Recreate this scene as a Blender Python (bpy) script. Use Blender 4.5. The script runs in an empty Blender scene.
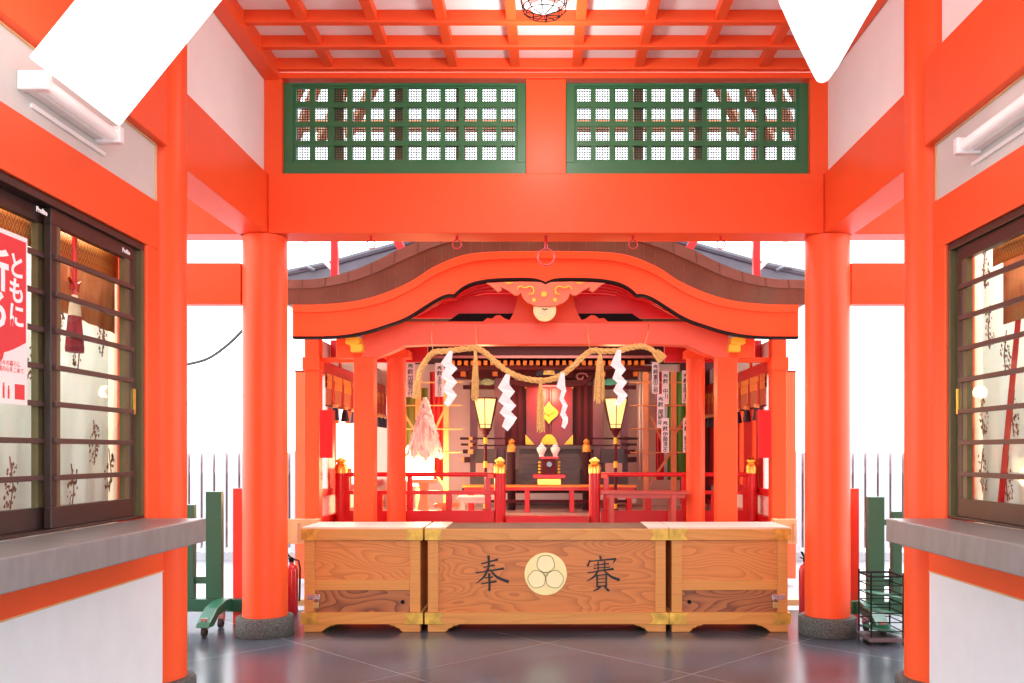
import bpy, math, random
from mathutils import Vector, Matrix
random.seed(7)
S = bpy.context.scene
COL = S.collection
PI = math.pi

# ------------------------------------------------------------------ camera, sky, exposure
F, CX, CY, EYE = 890.0, 546.0, 452.0, 1.51          # focal in px, vanishing point, eye height
cam_d = bpy.data.cameras.new('camera'); cam = bpy.data.objects.new('camera', cam_d); COL.objects.link(cam)
cam.location = (0, 0, EYE); cam.rotation_euler = (PI/2, 0, 0)
cam_d.sensor_width = 36; cam_d.lens = F/1024*36
cam_d.shift_x = -(CX-512)/1024; cam_d.shift_y = (CY-341.5)/1024
cam_d.clip_end = 300
S.camera = cam
W = bpy.data.worlds.new('overcast_sky'); S.world = W; W.use_nodes = True
bg = W.node_tree.nodes['Background']
bg.inputs[0].default_value = (0.93, 0.97, 1.0, 1); bg.inputs[1].default_value = 1.0
S.view_settings.view_transform = 'Standard'; S.view_settings.look = 'None'
S.view_settings.gamma = 1; S.view_settings.use_curve_mapping = False
S.view_settings.exposure = 2.28
S.cycles.max_bounces = 10; S.cycles.diffuse_bounces = 7; S.cycles.glossy_bounces = 3
S.cycles.transparent_max_bounces = 16
sun_d = bpy.data.lights.new('sun', 'SUN'); sun = bpy.data.objects.new('sun', sun_d); COL.objects.link(sun)
sun_d.energy = 0.9; sun_d.angle = math.radians(25); sun.rotation_euler = (math.radians(-22), math.radians(8), 0)

def X(px, Y): return (px-CX)*Y/F
def Z(py, Y): return EYE-(py-CY)*Y/F

# ------------------------------------------------------------------ materials
MATS = {}
def mat(name, col, rough=0.5, metal=0.0, var=0.0, scale=6.0, bump=0.0, emis=0.0, emcol=None, coat=0.0, stretch=(1,1,1), spec=0.5):
    if name in MATS: return MATS[name]
    m = bpy.data.materials.new(name); m.use_nodes = True; nt = m.node_tree
    b = nt.nodes['Principled BSDF']
    b.inputs['Base Color'].default_value = (*col, 1); b.inputs['Roughness'].default_value = rough
    b.inputs['Metallic'].default_value = metal; b.inputs['Coat Weight'].default_value = coat
    b.inputs['Specular IOR Level'].default_value = spec
    if emis:
        b.inputs['Emission Color'].default_value = (*(emcol or col), 1); b.inputs['Emission Strength'].default_value = emis
    tc = nt.nodes.new('ShaderNodeTexCoord'); mp = nt.nodes.new('ShaderNodeMapping')
    mp.inputs['Scale'].default_value = stretch
    nt.links.new(tc.outputs['Object'], mp.inputs[0])
    n = nt.nodes.new('ShaderNodeTexNoise'); n.inputs['Scale'].default_value = scale; n.inputs['Detail'].default_value = 5
    nt.links.new(mp.outputs[0], n.inputs['Vector'])
    v = max(var, 0.03)
    r = nt.nodes.new('ShaderNodeValToRGB')
    r.color_ramp.elements[0].position = 0.3; r.color_ramp.elements[1].position = 0.7
    r.color_ramp.elements[0].color = (*[c*(1-v) for c in col], 1)
    r.color_ramp.elements[1].color = (*[min(1, c*(1+v*0.6)) for c in col], 1)
    nt.links.new(n.outputs['Fac'], r.inputs[0]); nt.links.new(r.outputs[0], b.inputs['Base Color'])
    if bump:
        bp = nt.nodes.new('ShaderNodeBump'); bp.inputs['Strength'].default_value = bump; bp.inputs['Distance'].default_value = 0.01
        nt.links.new(n.outputs['Fac'], bp.inputs['Height']); nt.links.new(bp.outputs[0], b.inputs['Normal'])
    MATS[name] = m
    return m

VERM = mat('vermilion_paint', (0.90, 0.098, 0.022), 0.42, var=0.04, scale=2, spec=0.3)
RED = mat('deep_red_lacquer', (0.60, 0.010, 0.014), 0.3, var=0.06, scale=3)
CORAL = mat('coral_paint', (0.92, 0.13, 0.06), 0.45, var=0.04)
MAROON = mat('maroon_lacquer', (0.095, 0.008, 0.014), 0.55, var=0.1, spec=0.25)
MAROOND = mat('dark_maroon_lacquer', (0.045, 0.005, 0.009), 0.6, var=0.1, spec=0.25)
PLASTER = mat('white_plaster', (0.88, 0.88, 0.85), 0.7, var=0.03, scale=3)
WPANEL = mat('white_enamel_panel', (0.79, 0.86, 0.89), 0.35, var=0.015)
GOLD = mat('gold_leaf', (0.95, 0.62, 0.12), 0.28, 0.85, var=0.12, scale=20)
GOLDP = mat('gold_paint', (0.95, 0.60, 0.03), 0.4, 0.0, var=0.06)
BLACK = mat('black_lacquer', (0.010, 0.008, 0.009), 0.7, spec=0.15)
GREEN = mat('green_paint', (0.03, 0.165, 0.06), 0.4, var=0.06)
GREENG = mat('green_gate_paint', (0.016, 0.135, 0.078), 0.35, var=0.06)
STONE = mat('granite', (0.095, 0.105, 0.095), 0.8, var=0.8, scale=90, bump=0.3)
COUNTER = mat('grey_stone_slab', (0.23, 0.235, 0.235), 0.38, var=0.16, scale=5, stretch=(1, 3, 1), bump=0.05)
BRONZE = mat('bronze_aluminium', (0.042, 0.022, 0.018), 0.35, 0.3)
OLIVE = mat('olive_aluminium', (0.15, 0.12, 0.055), 0.4, 0.35, var=0.1)
WHITE = mat('white_paper', (0.92, 0.92, 0.92), 0.7)
STRAW = mat('rice_straw', (0.74, 0.52, 0.17), 0.75, var=0.28, scale=60, bump=0.4)
LWOOD = mat('pale_wood', (0.72, 0.46, 0.22), 0.5, var=0.15, scale=8, stretch=(1, 1, 0.2))
OWOOD = mat('orange_wood', (0.80, 0.30, 0.09), 0.5, var=0.15, scale=8)
INK = mat('black_ink', (0.012, 0.010, 0.010), 0.6)
CHROME = mat('steel', (0.72, 0.72, 0.72), 0.25, 0.95)
BRASS = mat('brass', (0.72, 0.52, 0.2), 0.32, 0.9, var=0.15, scale=15)
REDX = mat('extinguisher_red', (0.55, 0.012, 0.02), 0.25, coat=0.5)
RUBBER = mat('black_rubber', (0.02, 0.02, 0.02), 0.6)
WFENCE = mat('pale_grey_fence_paint', (0.46, 0.49, 0.53), 0.5)
CONC = mat('pale_concrete', (0.36, 0.38, 0.41), 0.8, var=0.08, scale=2)
TILE_R = mat('grey_roof_tile', (0.085, 0.08, 0.105), 0.5, var=0.2)
PINK = mat('pink_paper', (0.92, 0.72, 0.68), 0.8, var=0.08, scale=20)
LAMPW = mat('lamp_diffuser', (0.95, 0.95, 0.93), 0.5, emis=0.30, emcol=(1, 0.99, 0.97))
TUBEW = mat('white_lamp_housing', (0.86, 0.87, 0.85), 0.35)
PAPERLIT = mat('lit_lantern_paper', (0.95, 0.75, 0.35), 0.6, emis=0.26, emcol=(1.0, 0.62, 0.16))
GLOW = mat('bright_lantern_paper', (0.98, 0.85, 0.6), 0.6, emis=1.6, emcol=(1.0, 0.72, 0.36))
GREYSTEP = mat('grey_brown_step', (0.08, 0.048, 0.05), 0.45, var=0.1)
BROWNWOOD = mat('brown_stained_wood', (0.50, 0.20, 0.08), 0.6, var=0.15)
BLINDM = None

def nodes_mat(name):
    m = bpy.data.materials.new(name); m.use_nodes = True
    return m, m.node_tree, m.node_tree.nodes['Principled BSDF'], m.node_tree.nodes, m.node_tree.links
def N(nt, t, **k):
    n = nt.nodes.new(t)
    for a, b in k.items(): setattr(n, a, b)
    return n
def mth(nt, op, a, b=None):
    n = nt.nodes.new('ShaderNodeMath'); n.operation = op
    for i, v in enumerate((a, b)):
        if v is None: continue
        if isinstance(v, (int, float)): n.inputs[i].default_value = v
        else: nt.links.new(v, n.inputs[i])
    return n.outputs[0]
def ramp(nt, fac, stops):
    r = nt.nodes.new('ShaderNodeValToRGB'); e = r.color_ramp.elements
    while len(e) < len(stops): e.new(0.5)
    for i, (p, c) in enumerate(stops): e[i].position = p; e[i].color = (*c, 1)
    nt.links.new(fac, r.inputs[0]); return r.outputs[0]

# wood with cathedral grain
def grain(name, light, dark, seed, xs=1.0, contrast=0.5):
    m, nt, b, ns, lk = nodes_mat(name)
    tc = N(nt, 'ShaderNodeTexCoord'); mp = N(nt, 'ShaderNodeMapping')
    mp.inputs['Location'].default_value = (seed, seed*1.7, seed*0.3)
    mp.inputs['Scale'].default_value = (0.9*xs, 1.0, 3.4)
    lk.new(tc.outputs['Object'], mp.inputs[0])
    n = N(nt, 'ShaderNodeTexNoise'); n.inputs['Scale'].default_value = 1.35; n.inputs['Detail'].default_value = 1.2
    n.inputs['Roughness'].default_value = 0.35
    lk.new(mp.outputs[0], n.inputs['Vector'])
    rings = mth(nt, 'FRACT', mth(nt, 'MULTIPLY', n.outputs['Fac'], 20.0))
    r1 = mth(nt, 'POWER', rings, 2.5)
    fine = N(nt, 'ShaderNodeTexNoise'); fine.inputs['Scale'].default_value = 30; fine.inputs['Detail'].default_value = 4
    mp2 = N(nt, 'ShaderNodeMapping'); mp2.inputs['Scale'].default_value = (0.12, 1, 3); lk.new(tc.outputs['Object'], mp2.inputs[0])
    lk.new(mp2.outputs[0], fine.inputs['Vector'])
    f = mth(nt, 'ADD', mth(nt, 'MULTIPLY', r1, contrast), mth(nt, 'MULTIPLY', fine.outputs['Fac'], 0.35))
    c = ramp(nt, f, [(0.05, light), (0.85, dark)])
    lk.new(c, b.inputs['Base Color']); b.inputs['Roughness'].default_value = 0.45
    MATS[name] = m; return m
WOODA = grain('zelkova_panel', (0.62, 0.215, 0.045), (0.30, 0.08, 0.014), 0.4, contrast=0.48)
WOODB = grain('zelkova_panel_light', (0.66, 0.25, 0.055), (0.36, 0.10, 0.02), 3.1, contrast=0.42)
WOODC = grain('zelkova_panel_dark', (0.42, 0.15, 0.045), (0.14, 0.04, 0.016), 7.7, contrast=0.7)
WOODF = grain('zelkova_frame', (0.62, 0.285, 0.062), (0.45, 0.17, 0.032), 12.3, xs=0.3, contrast=0.35)

# floor tiles, diagonal joints
m, nt, b, ns, lk = nodes_mat('polished_stone_tiles'); FLOORM = m
tc = N(nt, 'ShaderNodeTexCoord'); sp = N(nt, 'ShaderNodeSeparateXYZ'); lk.new(tc.outputs['Object'], sp.inputs[0])
def joint(a, off, per, w):
    v = mth(nt, 'DIVIDE', mth(nt, 'SUBTRACT', a, off), per)
    d = mth(nt, 'ABSOLUTE', mth(nt, 'SUBTRACT', v, mth(nt, 'ROUND', v)))
    return mth(nt, 'LESS_THAN', mth(nt, 'MULTIPLY', d, per), w)
s_ = mth(nt, 'ADD', sp.outputs[0], sp.outputs[1]); d_ = mth(nt, 'SUBTRACT', sp.outputs[1], sp.outputs[0])
J = mth(nt, 'MAXIMUM', joint(s_, 5.07, 1.97, 0.006), joint(d_, 5.06, 1.97, 0.005))
no = N(nt, 'ShaderNodeTexNoise'); no.inputs['Scale'].default_value = 1.6; no.inputs['Detail'].default_value = 4; no.inputs['Roughness'].default_value = 0.5
lk.new(tc.outputs['Object'], no.inputs['Vector'])
c = ramp(nt, no.outputs['Fac'], [(0.25, (0.022, 0.031, 0.044)), (0.75, (0.070, 0.090, 0.116))])
mx = N(nt, 'ShaderNodeMix', data_type='RGBA'); lk.new(J, mx.inputs[0]); lk.new(c, mx.inputs[6]); mx.inputs[7].default_value = (0.20, 0.17, 0.17, 1)
lk.new(mx.outputs[2], b.inputs['Base Color'])
rr = mth(nt, 'ADD', mth(nt, 'MULTIPLY', no.outputs['Fac'], 0.12), 0.17); lk.new(rr, b.inputs['Roughness'])
bp = N(nt, 'ShaderNodeBump'); bp.inputs['Strength'].default_value = 0.03; lk.new(J, bp.inputs['Height']); lk.new(bp.outputs[0], b.inputs['Normal'])

# copper shingle edge: staggered plates
m, nt, b, ns, lk = nodes_mat('weathered_copper_plates'); COPPER = m
tc = N(nt, 'ShaderNodeTexCoord')
no = N(nt, 'ShaderNodeTexNoise'); no.inputs['Scale'].default_value = 3; no.inputs['Detail'].default_value = 5
lk.new(tc.outputs['Object'], no.inputs['Vector'])
c = ramp(nt, no.outputs['Fac'], [(0.3, (0.105, 0.042, 0.022)), (0.55, (0.14, 0.06, 0.034)), (0.8, (0.10, 0.085, 0.055))])
lk.new(c, b.inputs['Base Color']); b.inputs['Roughness'].default_value = 0.45; b.inputs['Metallic'].default_value = 0.25
SEAM = mat('copper_seam', (0.20, 0.105, 0.07), 0.5, 0.2)

# glass
m = bpy.data.materials.new('window_glass'); m.use_nodes = True; nt = m.node_tree; GLASS = m
nt.nodes.remove(nt.nodes['Principled BSDF']); out = nt.nodes['Material Output']
tr = N(nt, 'ShaderNodeBsdfTransparent'); tr.inputs[0].default_value = (0.93, 0.96, 0.94, 1)
gl = N(nt, 'ShaderNodeBsdfGlossy'); gl.inputs['Roughness'].default_value = 0.02
mx = N(nt, 'ShaderNodeMixShader'); mx.inputs[0].default_value = 0.07; nt.links.new(tr.outputs[0], mx.inputs[1]); nt.links.new(gl.outputs[0], mx.inputs[2])
nt.links.new(mx.outputs[0], out.inputs[0])

m, nt, b, ns, lk = nodes_mat('white_silk'); SILK = m; MATS['white_silk'] = m
b.inputs['Base Color'].default_value = (0.86, 0.90, 0.87, 1); b.inputs['Roughness'].default_value = 0.6
tl = N(nt, 'ShaderNodeBsdfTranslucent'); tl.inputs[0].default_value = (0.88, 0.92, 0.88, 1)
wv = N(nt, 'ShaderNodeTexNoise'); wv.inputs['Scale'].default_value = 3
mx = N(nt, 'ShaderNodeMixShader'); mx.inputs[0].default_value = 0.5
lk.new(b.outputs[0], mx.inputs[1]); lk.new(tl.outputs[0], mx.inputs[2]); lk.new(mx.outputs[0], nt.nodes['Material Output'].inputs[0])
# brocade: gold lozenges on orange, on Y-Z plane or X-Z plane
def brocade(name, base, gold, size, ax=1):
    m, nt, b, ns, lk = nodes_mat(name)
    tc = N(nt, 'ShaderNodeTexCoord'); sp = N(nt, 'ShaderNodeSeparateXYZ'); lk.new(tc.outputs['Object'], sp.inputs[0])
    u = mth(nt, 'DIVIDE', sp.outputs[ax], size); v = mth(nt, 'DIVIDE', sp.outputs[2], size*1.7)
    def tri(q): return mth(nt, 'ABSOLUTE', mth(nt, 'SUBTRACT', mth(nt, 'FRACT', q), 0.5))
    r = mth(nt, 'ADD', tri(u), tri(v))
    k = mth(nt, 'FRACT', mth(nt, 'MULTIPLY', r, 3.0))
    c = ramp(nt, k, [(0.30, base), (0.52, gold), (0.75, tuple(x*0.7 for x in base))])
    lk.new(c, b.inputs['Base Color']); b.inputs['Roughness'].default_value = 0.6
    MATS[name] = m; return m
BROC = brocade('orange_gold_brocade', (0.62, 0.13, 0.02), (0.92, 0.45, 0.05), 0.055)
BROCX = brocade('orange_brocade_small', (0.75, 0.16, 0.03), (0.9, 0.45, 0.05), 0.12)
ORCLOTH = mat('orange_gauze', (0.62, 0.22, 0.07), 0.8, var=0.18, scale=30, stretch=(1, 1, 0.3))
BLIND = mat('bamboo_blind', (0.50, 0.13, 0.05), 0.6, var=0.35, scale=50, stretch=(0.2, 0.2, 3))

# ------------------------------------------------------------------ mesh builder
class MB:
    def __init__(s): s.v = []; s.f = []; s.mi = []; s.ms = []; s.m = 0
    def use(s, m):
        if m not in s.ms: s.ms.append(m)
        s.m = s.ms.index(m); return s
    def add(s, vs, fs):
        o = len(s.v); s.v += [tuple(v) for v in vs]
        for f in fs: s.f.append(tuple(i+o for i in f)); s.mi.append(s.m)
        return s
    def box(s, x0, x1, y0, y1, z0, z1):
        if x0 > x1: x0, x1 = x1, x0
        if y0 > y1: y0, y1 = y1, y0
        if z0 > z1: z0, z1 = z1, z0
        return s.add([(x0,y0,z0),(x1,y0,z0),(x1,y1,z0),(x0,y1,z0),(x0,y0,z1),(x1,y0,z1),(x1,y1,z1),(x0,y1,z1)],
              [(0,3,2,1),(4,5,6,7),(0,1,5,4),(1,2,6,5),(2,3,7,6),(3,0,4,7)])
    def bar(s, a, b, w, h=None, up=(0,0,1)):
        a = Vector(a); b = Vector(b); h = h or w; d = (b-a).normalized(); u = Vector(up)
        if abs(d.dot(u)) > 0.98: u = Vector((0,1,0))
        r = d.cross(u).normalized(); u = r.cross(d).normalized(); vs = []
        for p in (a, b):
            for i, j in ((-1,-1),(1,-1),(1,1),(-1,1)): vs.append(p+r*i*w/2+u*j*h/2)
        return s.add(vs, [(0,1,2,3),(7,6,5,4),(0,4,5,1),(1,5,6,2),(2,6,7,3),(3,7,4,0)])
    def tube(s, pts, r, n=10, caps=True):
        pts = [Vector(p) for p in pts]; rs = r if isinstance(r, (list, tuple)) else [r]*len(pts)
        vs = []; ref = None
        for i, p in enumerate(pts):
            t = (pts[min(i+1, len(pts)-1)]-pts[max(i-1, 0)]).normalized()
            if ref is None: ref = Vector((0,0,1)) if abs(t.z) < 0.9 else Vector((1,0,0))
            x = (ref-t*ref.dot(t)).normalized(); ref = x; y = t.cross(x)
            for k in range(n):
                a = 2*PI*k/n; vs.append(p+(x*math.cos(a)+y*math.sin(a))*rs[i])
        fs = [(i*n+k, i*n+(k+1)%n, (i+1)*n+(k+1)%n, (i+1)*n+k) for i in range(len(pts)-1) for k in range(n)]
        if caps: fs += [tuple(range(n))[::-1], tuple((len(pts)-1)*n+k for k in range(n))]
        return s.add(vs, fs)
    def lathe(s, cx, cy, prof, n=24, sy=1.0, rot=0):
        vs = [(cx+r*math.cos(2*PI*k/n+rot), cy+r*sy*math.sin(2*PI*k/n+rot), z) for r, z in prof for k in range(n)]
        fs = [(i*n+k, i*n+(k+1)%n, (i+1)*n+(k+1)%n, (i+1)*n+k) for i in range(len(prof)-1) for k in range(n)]
        fs += [tuple(range(n))[::-1], tuple((len(prof)-1)*n+k for k in range(n))]
        return s.add(vs, fs)
    def prism(s, pts, y0, y1):                       # outline in X-Z, given counter-clockwise or not, thickness along Y
        n = len(pts); ar = sum(pts[i][0]*pts[(i+1)%n][1]-pts[(i+1)%n][0]*pts[i][1] for i in range(n))
        if ar < 0: pts = pts[::-1]
        vs = [(x, y0, z) for x, z in pts]+[(x, y1, z) for x, z in pts]
        return s.add(vs, [tuple(range(n)), tuple(range(n, 2*n))[::-1]]+[(i, n+i, n+(i+1)%n, (i+1)%n) for i in range(n)])
    def prismx(s, pts, x0, x1):                      # outline in Y-Z, thickness along X
        n = len(pts)
        vs = [(x0, y, z) for y, z in pts]+[(x1, y, z) for y, z in pts]
        return s.add(vs, [tuple(range(n)), tuple(range(n, 2*n))[::-1]]+[(i, n+i, n+(i+1)%n, (i+1)%n) for i in range(n)])
    def band(s, top, bot, y0, y1):                   # strip between two equal-length polylines (x,z), thickness along Y
        n = len(top); vs = []
        for (a, b), (c, d) in zip(top, bot): vs += [(a,y0,b),(c,y0,d),(a,y1,b),(c,y1,d)]
        fs = []
        for i in range(n-1):
            p, q = 4*i, 4*i+4
            fs += [(p,p+1,q+1,q),(p+2,q+2,q+3,p+3),(p,q,q+2,p+2),(p+1,p+3,q+3,q+1)]
        fs += [(0,2,3,1),(4*n-4,4*n-3,4*n-1,4*n-2)]
        return s.add(vs, fs)
    def build(s, name, m=None, parent=None, bevel=0, smooth=False):
        me = bpy.data.meshes.new(name)
        ox = oy = oz = 0.0
        me.from_pydata(s.v, [], s.f)
        ms = s.ms or [m]
        for x in ms: me.materials.append(x)
        if s.ms:
            for p, i in zip(me.polygons, s.mi): p.material_index = i
        if smooth:
            for p in me.polygons: p.use_smooth = True
        me.update()
        o = bpy.data.objects.new(name, me); COL.objects.link(o)
        if smooth:
            e = o.modifiers.new('edges', 'EDGE_SPLIT'); e.split_angle = math.radians(42)
        if parent is not None:
            o.parent = parent
            o.matrix_parent_inverse = Matrix.Translation(-parent.location) if parent.type == 'EMPTY' else Matrix()
        if bevel:
            b = o.modifiers.new('bevel', 'BEVEL'); b.width = bevel; b.segments = 2; b.limit_method = 'ANGLE'
        return o
def tag(o, label=None, cat=None, group=None, kind=None):
    if label: o['label'] = label
    if cat: o['category'] = cat
    if group: o['group'] = group
    if kind: o['kind'] = kind
    return o
def empty(name, loc, label=None, cat=None, group=None, kind=None):
    o = bpy.data.objects.new(name, None); COL.objects.link(o); o.location = loc; o.empty_display_size = 0.1
    return tag(o, label, cat, group, kind)
def box(name, m, c, parent=None, bevel=0): return MB().box(*c).build(name, m, parent, bevel)
def lit(name, kind, loc, energy, color=(1,1,1), size=0.2, rot=(0,0,0), sy=None):
    d = bpy.data.lights.new(name, kind); o = bpy.data.objects.new(name, d); COL.objects.link(o)
    o.location = loc; o.rotation_euler = rot; d.energy = energy; d.color = color
    if kind == 'AREA':
        d.size = size
        if sy: d.shape = 'RECTANGLE'; d.size_y = sy
    else: d.shadow_soft_size = size
    return o

def text(body, size, m, parent, matrix, name='lettering', offset=0.0, ext=0.001, vertical=False, thing=None):
    cu = bpy.data.curves.new(name, 'FONT'); cu.body = '\n'.join(body) if vertical else body
    cu.size = size; cu.align_x = 'CENTER'; cu.align_y = 'CENTER'; cu.offset = offset; cu.extrude = ext
    cu.space_line = 1.0 if not vertical else 0.92
    cu.resolution_u = 3
    tmp = bpy.data.objects.new(name+'_c', cu)
    dg = bpy.context.evaluated_depsgraph_get()
    COL.objects.link(tmp); dg.update()
    me = bpy.data.meshes.new_from_object(tmp.evaluated_get(dg))
    bpy.data.objects.remove(tmp); me.name = name
    me.transform(matrix); me.materials.clear(); me.materials.append(m)
    o = bpy.data.objects.new(name, me); COL.objects.link(o)
    if parent is not None:
        o.parent = parent
        o.matrix_parent_inverse = Matrix.Translation(-parent.location) if parent.type == 'EMPTY' else Matrix()
    return o
def face_front(x, y, z, rz=0):   # text plane facing -Y at x,y,z
    return Matrix.Translation((x, y, z)) @ Matrix.Rotation(rz, 4, 'Z') @ Matrix.Rotation(PI/2, 4, 'X')

def lerp_curve(pts, x):
    if x <= pts[0][0]: return pts[0][1]
    for (a, b), (c, d) in zip(pts, pts[1:]):
        if x <= c: return b+(d-b)*(x-a)/(c-a)
    return pts[-1][1]
def cr(pts, n=8):                                    # smooth Catmull-Rom through points
    o = []
    for i in range(len(pts)-1):
        p0 = pts[max(i-1, 0)]; p1 = pts[i]; p2 = pts[i+1]; p3 = pts[min(i+2, len(pts)-1)]
        for k in range(n):
            t = k/n
            o.append(tuple(0.5*((2*b)+(c-a)*t+(2*a-5*b+4*c-d)*t*t+(-a+3*b-3*c+d)*t**3) for a, b, c, d in zip(p0, p1, p2, p3)))
    o.append(tuple(pts[-1])); return o

# ================================================================== SETTING
tag(MB().box(-4.2, 4.2, -0.5, 8.5, -0.08, 0.0).build('floor', FLOORM), kind='structure')
tag(MB().box(-30, 30, -20, 40, -0.25, -0.085).build('ground', CONC), kind='structure')
# ceiling: white boards with vermilion coffer ribs
ce = tag(MB().box(-2.5, 2.5, 0.6, 7.5, 4.70, 4.76).build('ceiling', PLASTER), kind='structure')
for k in range(17):
    y = 7.20-0.392*k
    box('cross_rib', VERM, (-2.2, 2.2, y, y+0.06, 4.61, 4.70), ce, 0.004)
for k in range(-4, 5):
    x = (k-0.5)*0.503 if k > 0 else (k+0.5-1)*0.503+0.503*0
for x in (-1.76, -1.257, -0.754, -0.251, 0.251, 0.754, 1.257, 1.76):
    box('long_rib', VERM, (x-0.037, x+0.037, 0.6, 7.26, 4.625, 4.70), ce, 0.004)
for sx in (-1, 1):
    box('ceiling_edge_beam', VERM, (sx*2.18, sx*2.30, 0.6, 7.3, 4.55, 4.70), ce, 0.005)

# stone-based round columns
def column(x, y, ztop, label, group, base=True):
    t = empty('round_column', (x, y, 0), label, 'column', group)
    MB().lathe(x, y, [(0.182, 0.15), (0.182, 1.0), (0.181, ztop)], 48).build('shaft', VERM, t, smooth=True)
    MB().lathe(x, y, [(0.226, 0.0), (0.234, 0.012), (0.234, 0.14), (0.226, 0.15), (0.186, 0.155)], 48).build('stone_base', STONE, t, smooth=True)
column(-2.335, 7.40, 3.29, 'round vermilion column on a stone base just left of the wooden boxes', 'vermilion columns')
column(2.34, 7.40, 3.29, 'round vermilion column on a stone base just right of the wooden boxes', 'vermilion columns')
column(-2.36, 5.37, 4.699, 'nearer round vermilion column at the end of the left counter', 'vermilion columns')
column(2.355, 5.37, 4.699, 'nearer round vermilion column at the end of the right counter', 'vermilion columns')
# big cross lintel between the far columns, with the outer wings
lb = empty('lintel_beam', (0, 7.4, 3.29), 'wide vermilion beam across the opening beneath the green lattices', 'beam')
box('beam', VERM, (-2.265, 2.265, 7.25, 7.56, 3.295, 3.78), lb, 0.006)
for sx in (-1, 1): box('beam_wing', VERM, (sx*2.275, sx*4.4, 7.28, 7.52, 3.295, 3.78), lb, 0.006)
for px in (371, 457, 633, 721):
    r = empty('iron_ring', (X(px, 7.35), 7.35, 3.29), {371: 'small red ring hanging beneath the wide beam, leftmost', 457: 'small red ring beneath the wide beam, second from left', 633: 'small red ring beneath the wide beam, just right of the large ring', 721: 'small red ring beneath the wide beam, rightmost'}[px], 'ring', 'small rings under the beam')
    x = X(px, 7.35)
    MB().tube([(x, 7.35, 3.295), (x, 7.35, 3.255)], 0.011, 8).build('eye_bolt', RED, r)
    MB().tube([(x+0.036*math.sin(a), 7.35, 3.225-0.0+0.036*math.cos(a)) for a in [2*PI*i/20 for i in range(21)]], 0.0055, 6, False).build('ring', RED, r)
x = X(546, 7.35)
r = empty('iron_ring', (x, 7.35, 3.29), 'larger red ring on a long bolt under the middle of the wide beam', 'ring')
MB().tube([(x, 7.35, 3.295), (x, 7.35, 3.19)], 0.012, 8).build('eye_bolt', RED, r)
MB().tube([(x+0.068*math.sin(a), 7.35, 3.12+0.068*math.cos(a)) for a in [2*PI*i/26 for i in range(27)]], 0.006, 6, False).build('ring', RED, r)

# side bay beams, nuki beams, side wall panels
for sx, nm in ((-1, 'left'), (1, 'right')):
    o = box('side_beam', VERM, (sx*2.27, sx*2.52, 5.5, 7.65, 3.295, 3.78), None, 0.006)
    tag(o, f'vermilion side beam between near and far column on the {nm}', 'beam', 'side beams')
    o = box('tie_beam', VERM, (sx*2.52, sx*4.4, 7.34, 7.46, 2.73, 3.07), None, 0.004)
    tag(o, f'lower vermilion tie beam running outward from the far {nm} column', 'beam', 'tie beams')
    o = box('near_side_beam', VERM, (sx*2.21, sx*2.5, 0.6, 5.2, 3.295, 3.80), None, 0.008)
    tag(o, f'vermilion beam above the white strip over the {nm} window', 'beam', 'near side beams')
    # upper white wall
    w = MB().use(PLASTER).box(sx*2.305, sx*2.36, 0.6, 5.18, 3.81, 4.70).box(sx*2.305, sx*2.36, 5.56, 7.6, 3.781, 4.70).build('wall_upper_'+nm); tag(w, kind='structure')
    # lower wall pieces
    w = empty('wall_'+nm, (sx*2.26, 3, 0), kind='structure')
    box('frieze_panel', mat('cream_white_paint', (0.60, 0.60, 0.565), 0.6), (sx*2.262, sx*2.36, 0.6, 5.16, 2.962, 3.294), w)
    box('window_head_band', VERM, (sx*2.25, sx*2.355, 0.6, 5.18, 2.68, 2.96), w, 0.004)
    box('jamb_post', VERM, (sx*2.25, sx*2.42, 5.02, 5.18, 1.0, 2.68), w, 0.004)
    box('dado_rail', VERM, (sx*2.226, sx*2.42, 0.6, 5.18, 0.815, 0.999), w, 0.003)
    box('dado_panel', WPANEL, (sx*2.232, sx*2.42, 0.6, 5.18, 0.0, 0.814), w)
    bd = MB()
    bd.bar((sx*2.228, 0.6, 0.817), (sx*2.228, 5.18, 0.817), 0.008); bd.bar((sx*2.258, 0.6, 3.288), (sx*2.258, 5.15, 3.288), 0.010)
    bd.bar((sx*2.258, 5.15, 2.965), (sx*2.258, 5.15, 3.288), 0.010)
    bd.build('cream_bead', LWOOD, w)
    # stone counter
    c = MB().box(sx*1.895, sx*2.25, 0.6, 4.965, 1.012, 1.14).build('counter_slab', COUNTER, None, 0.006)
    tag(c, f'grey stone counter ledge beneath the {nm} window', 'counter', 'stone counters')

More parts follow.
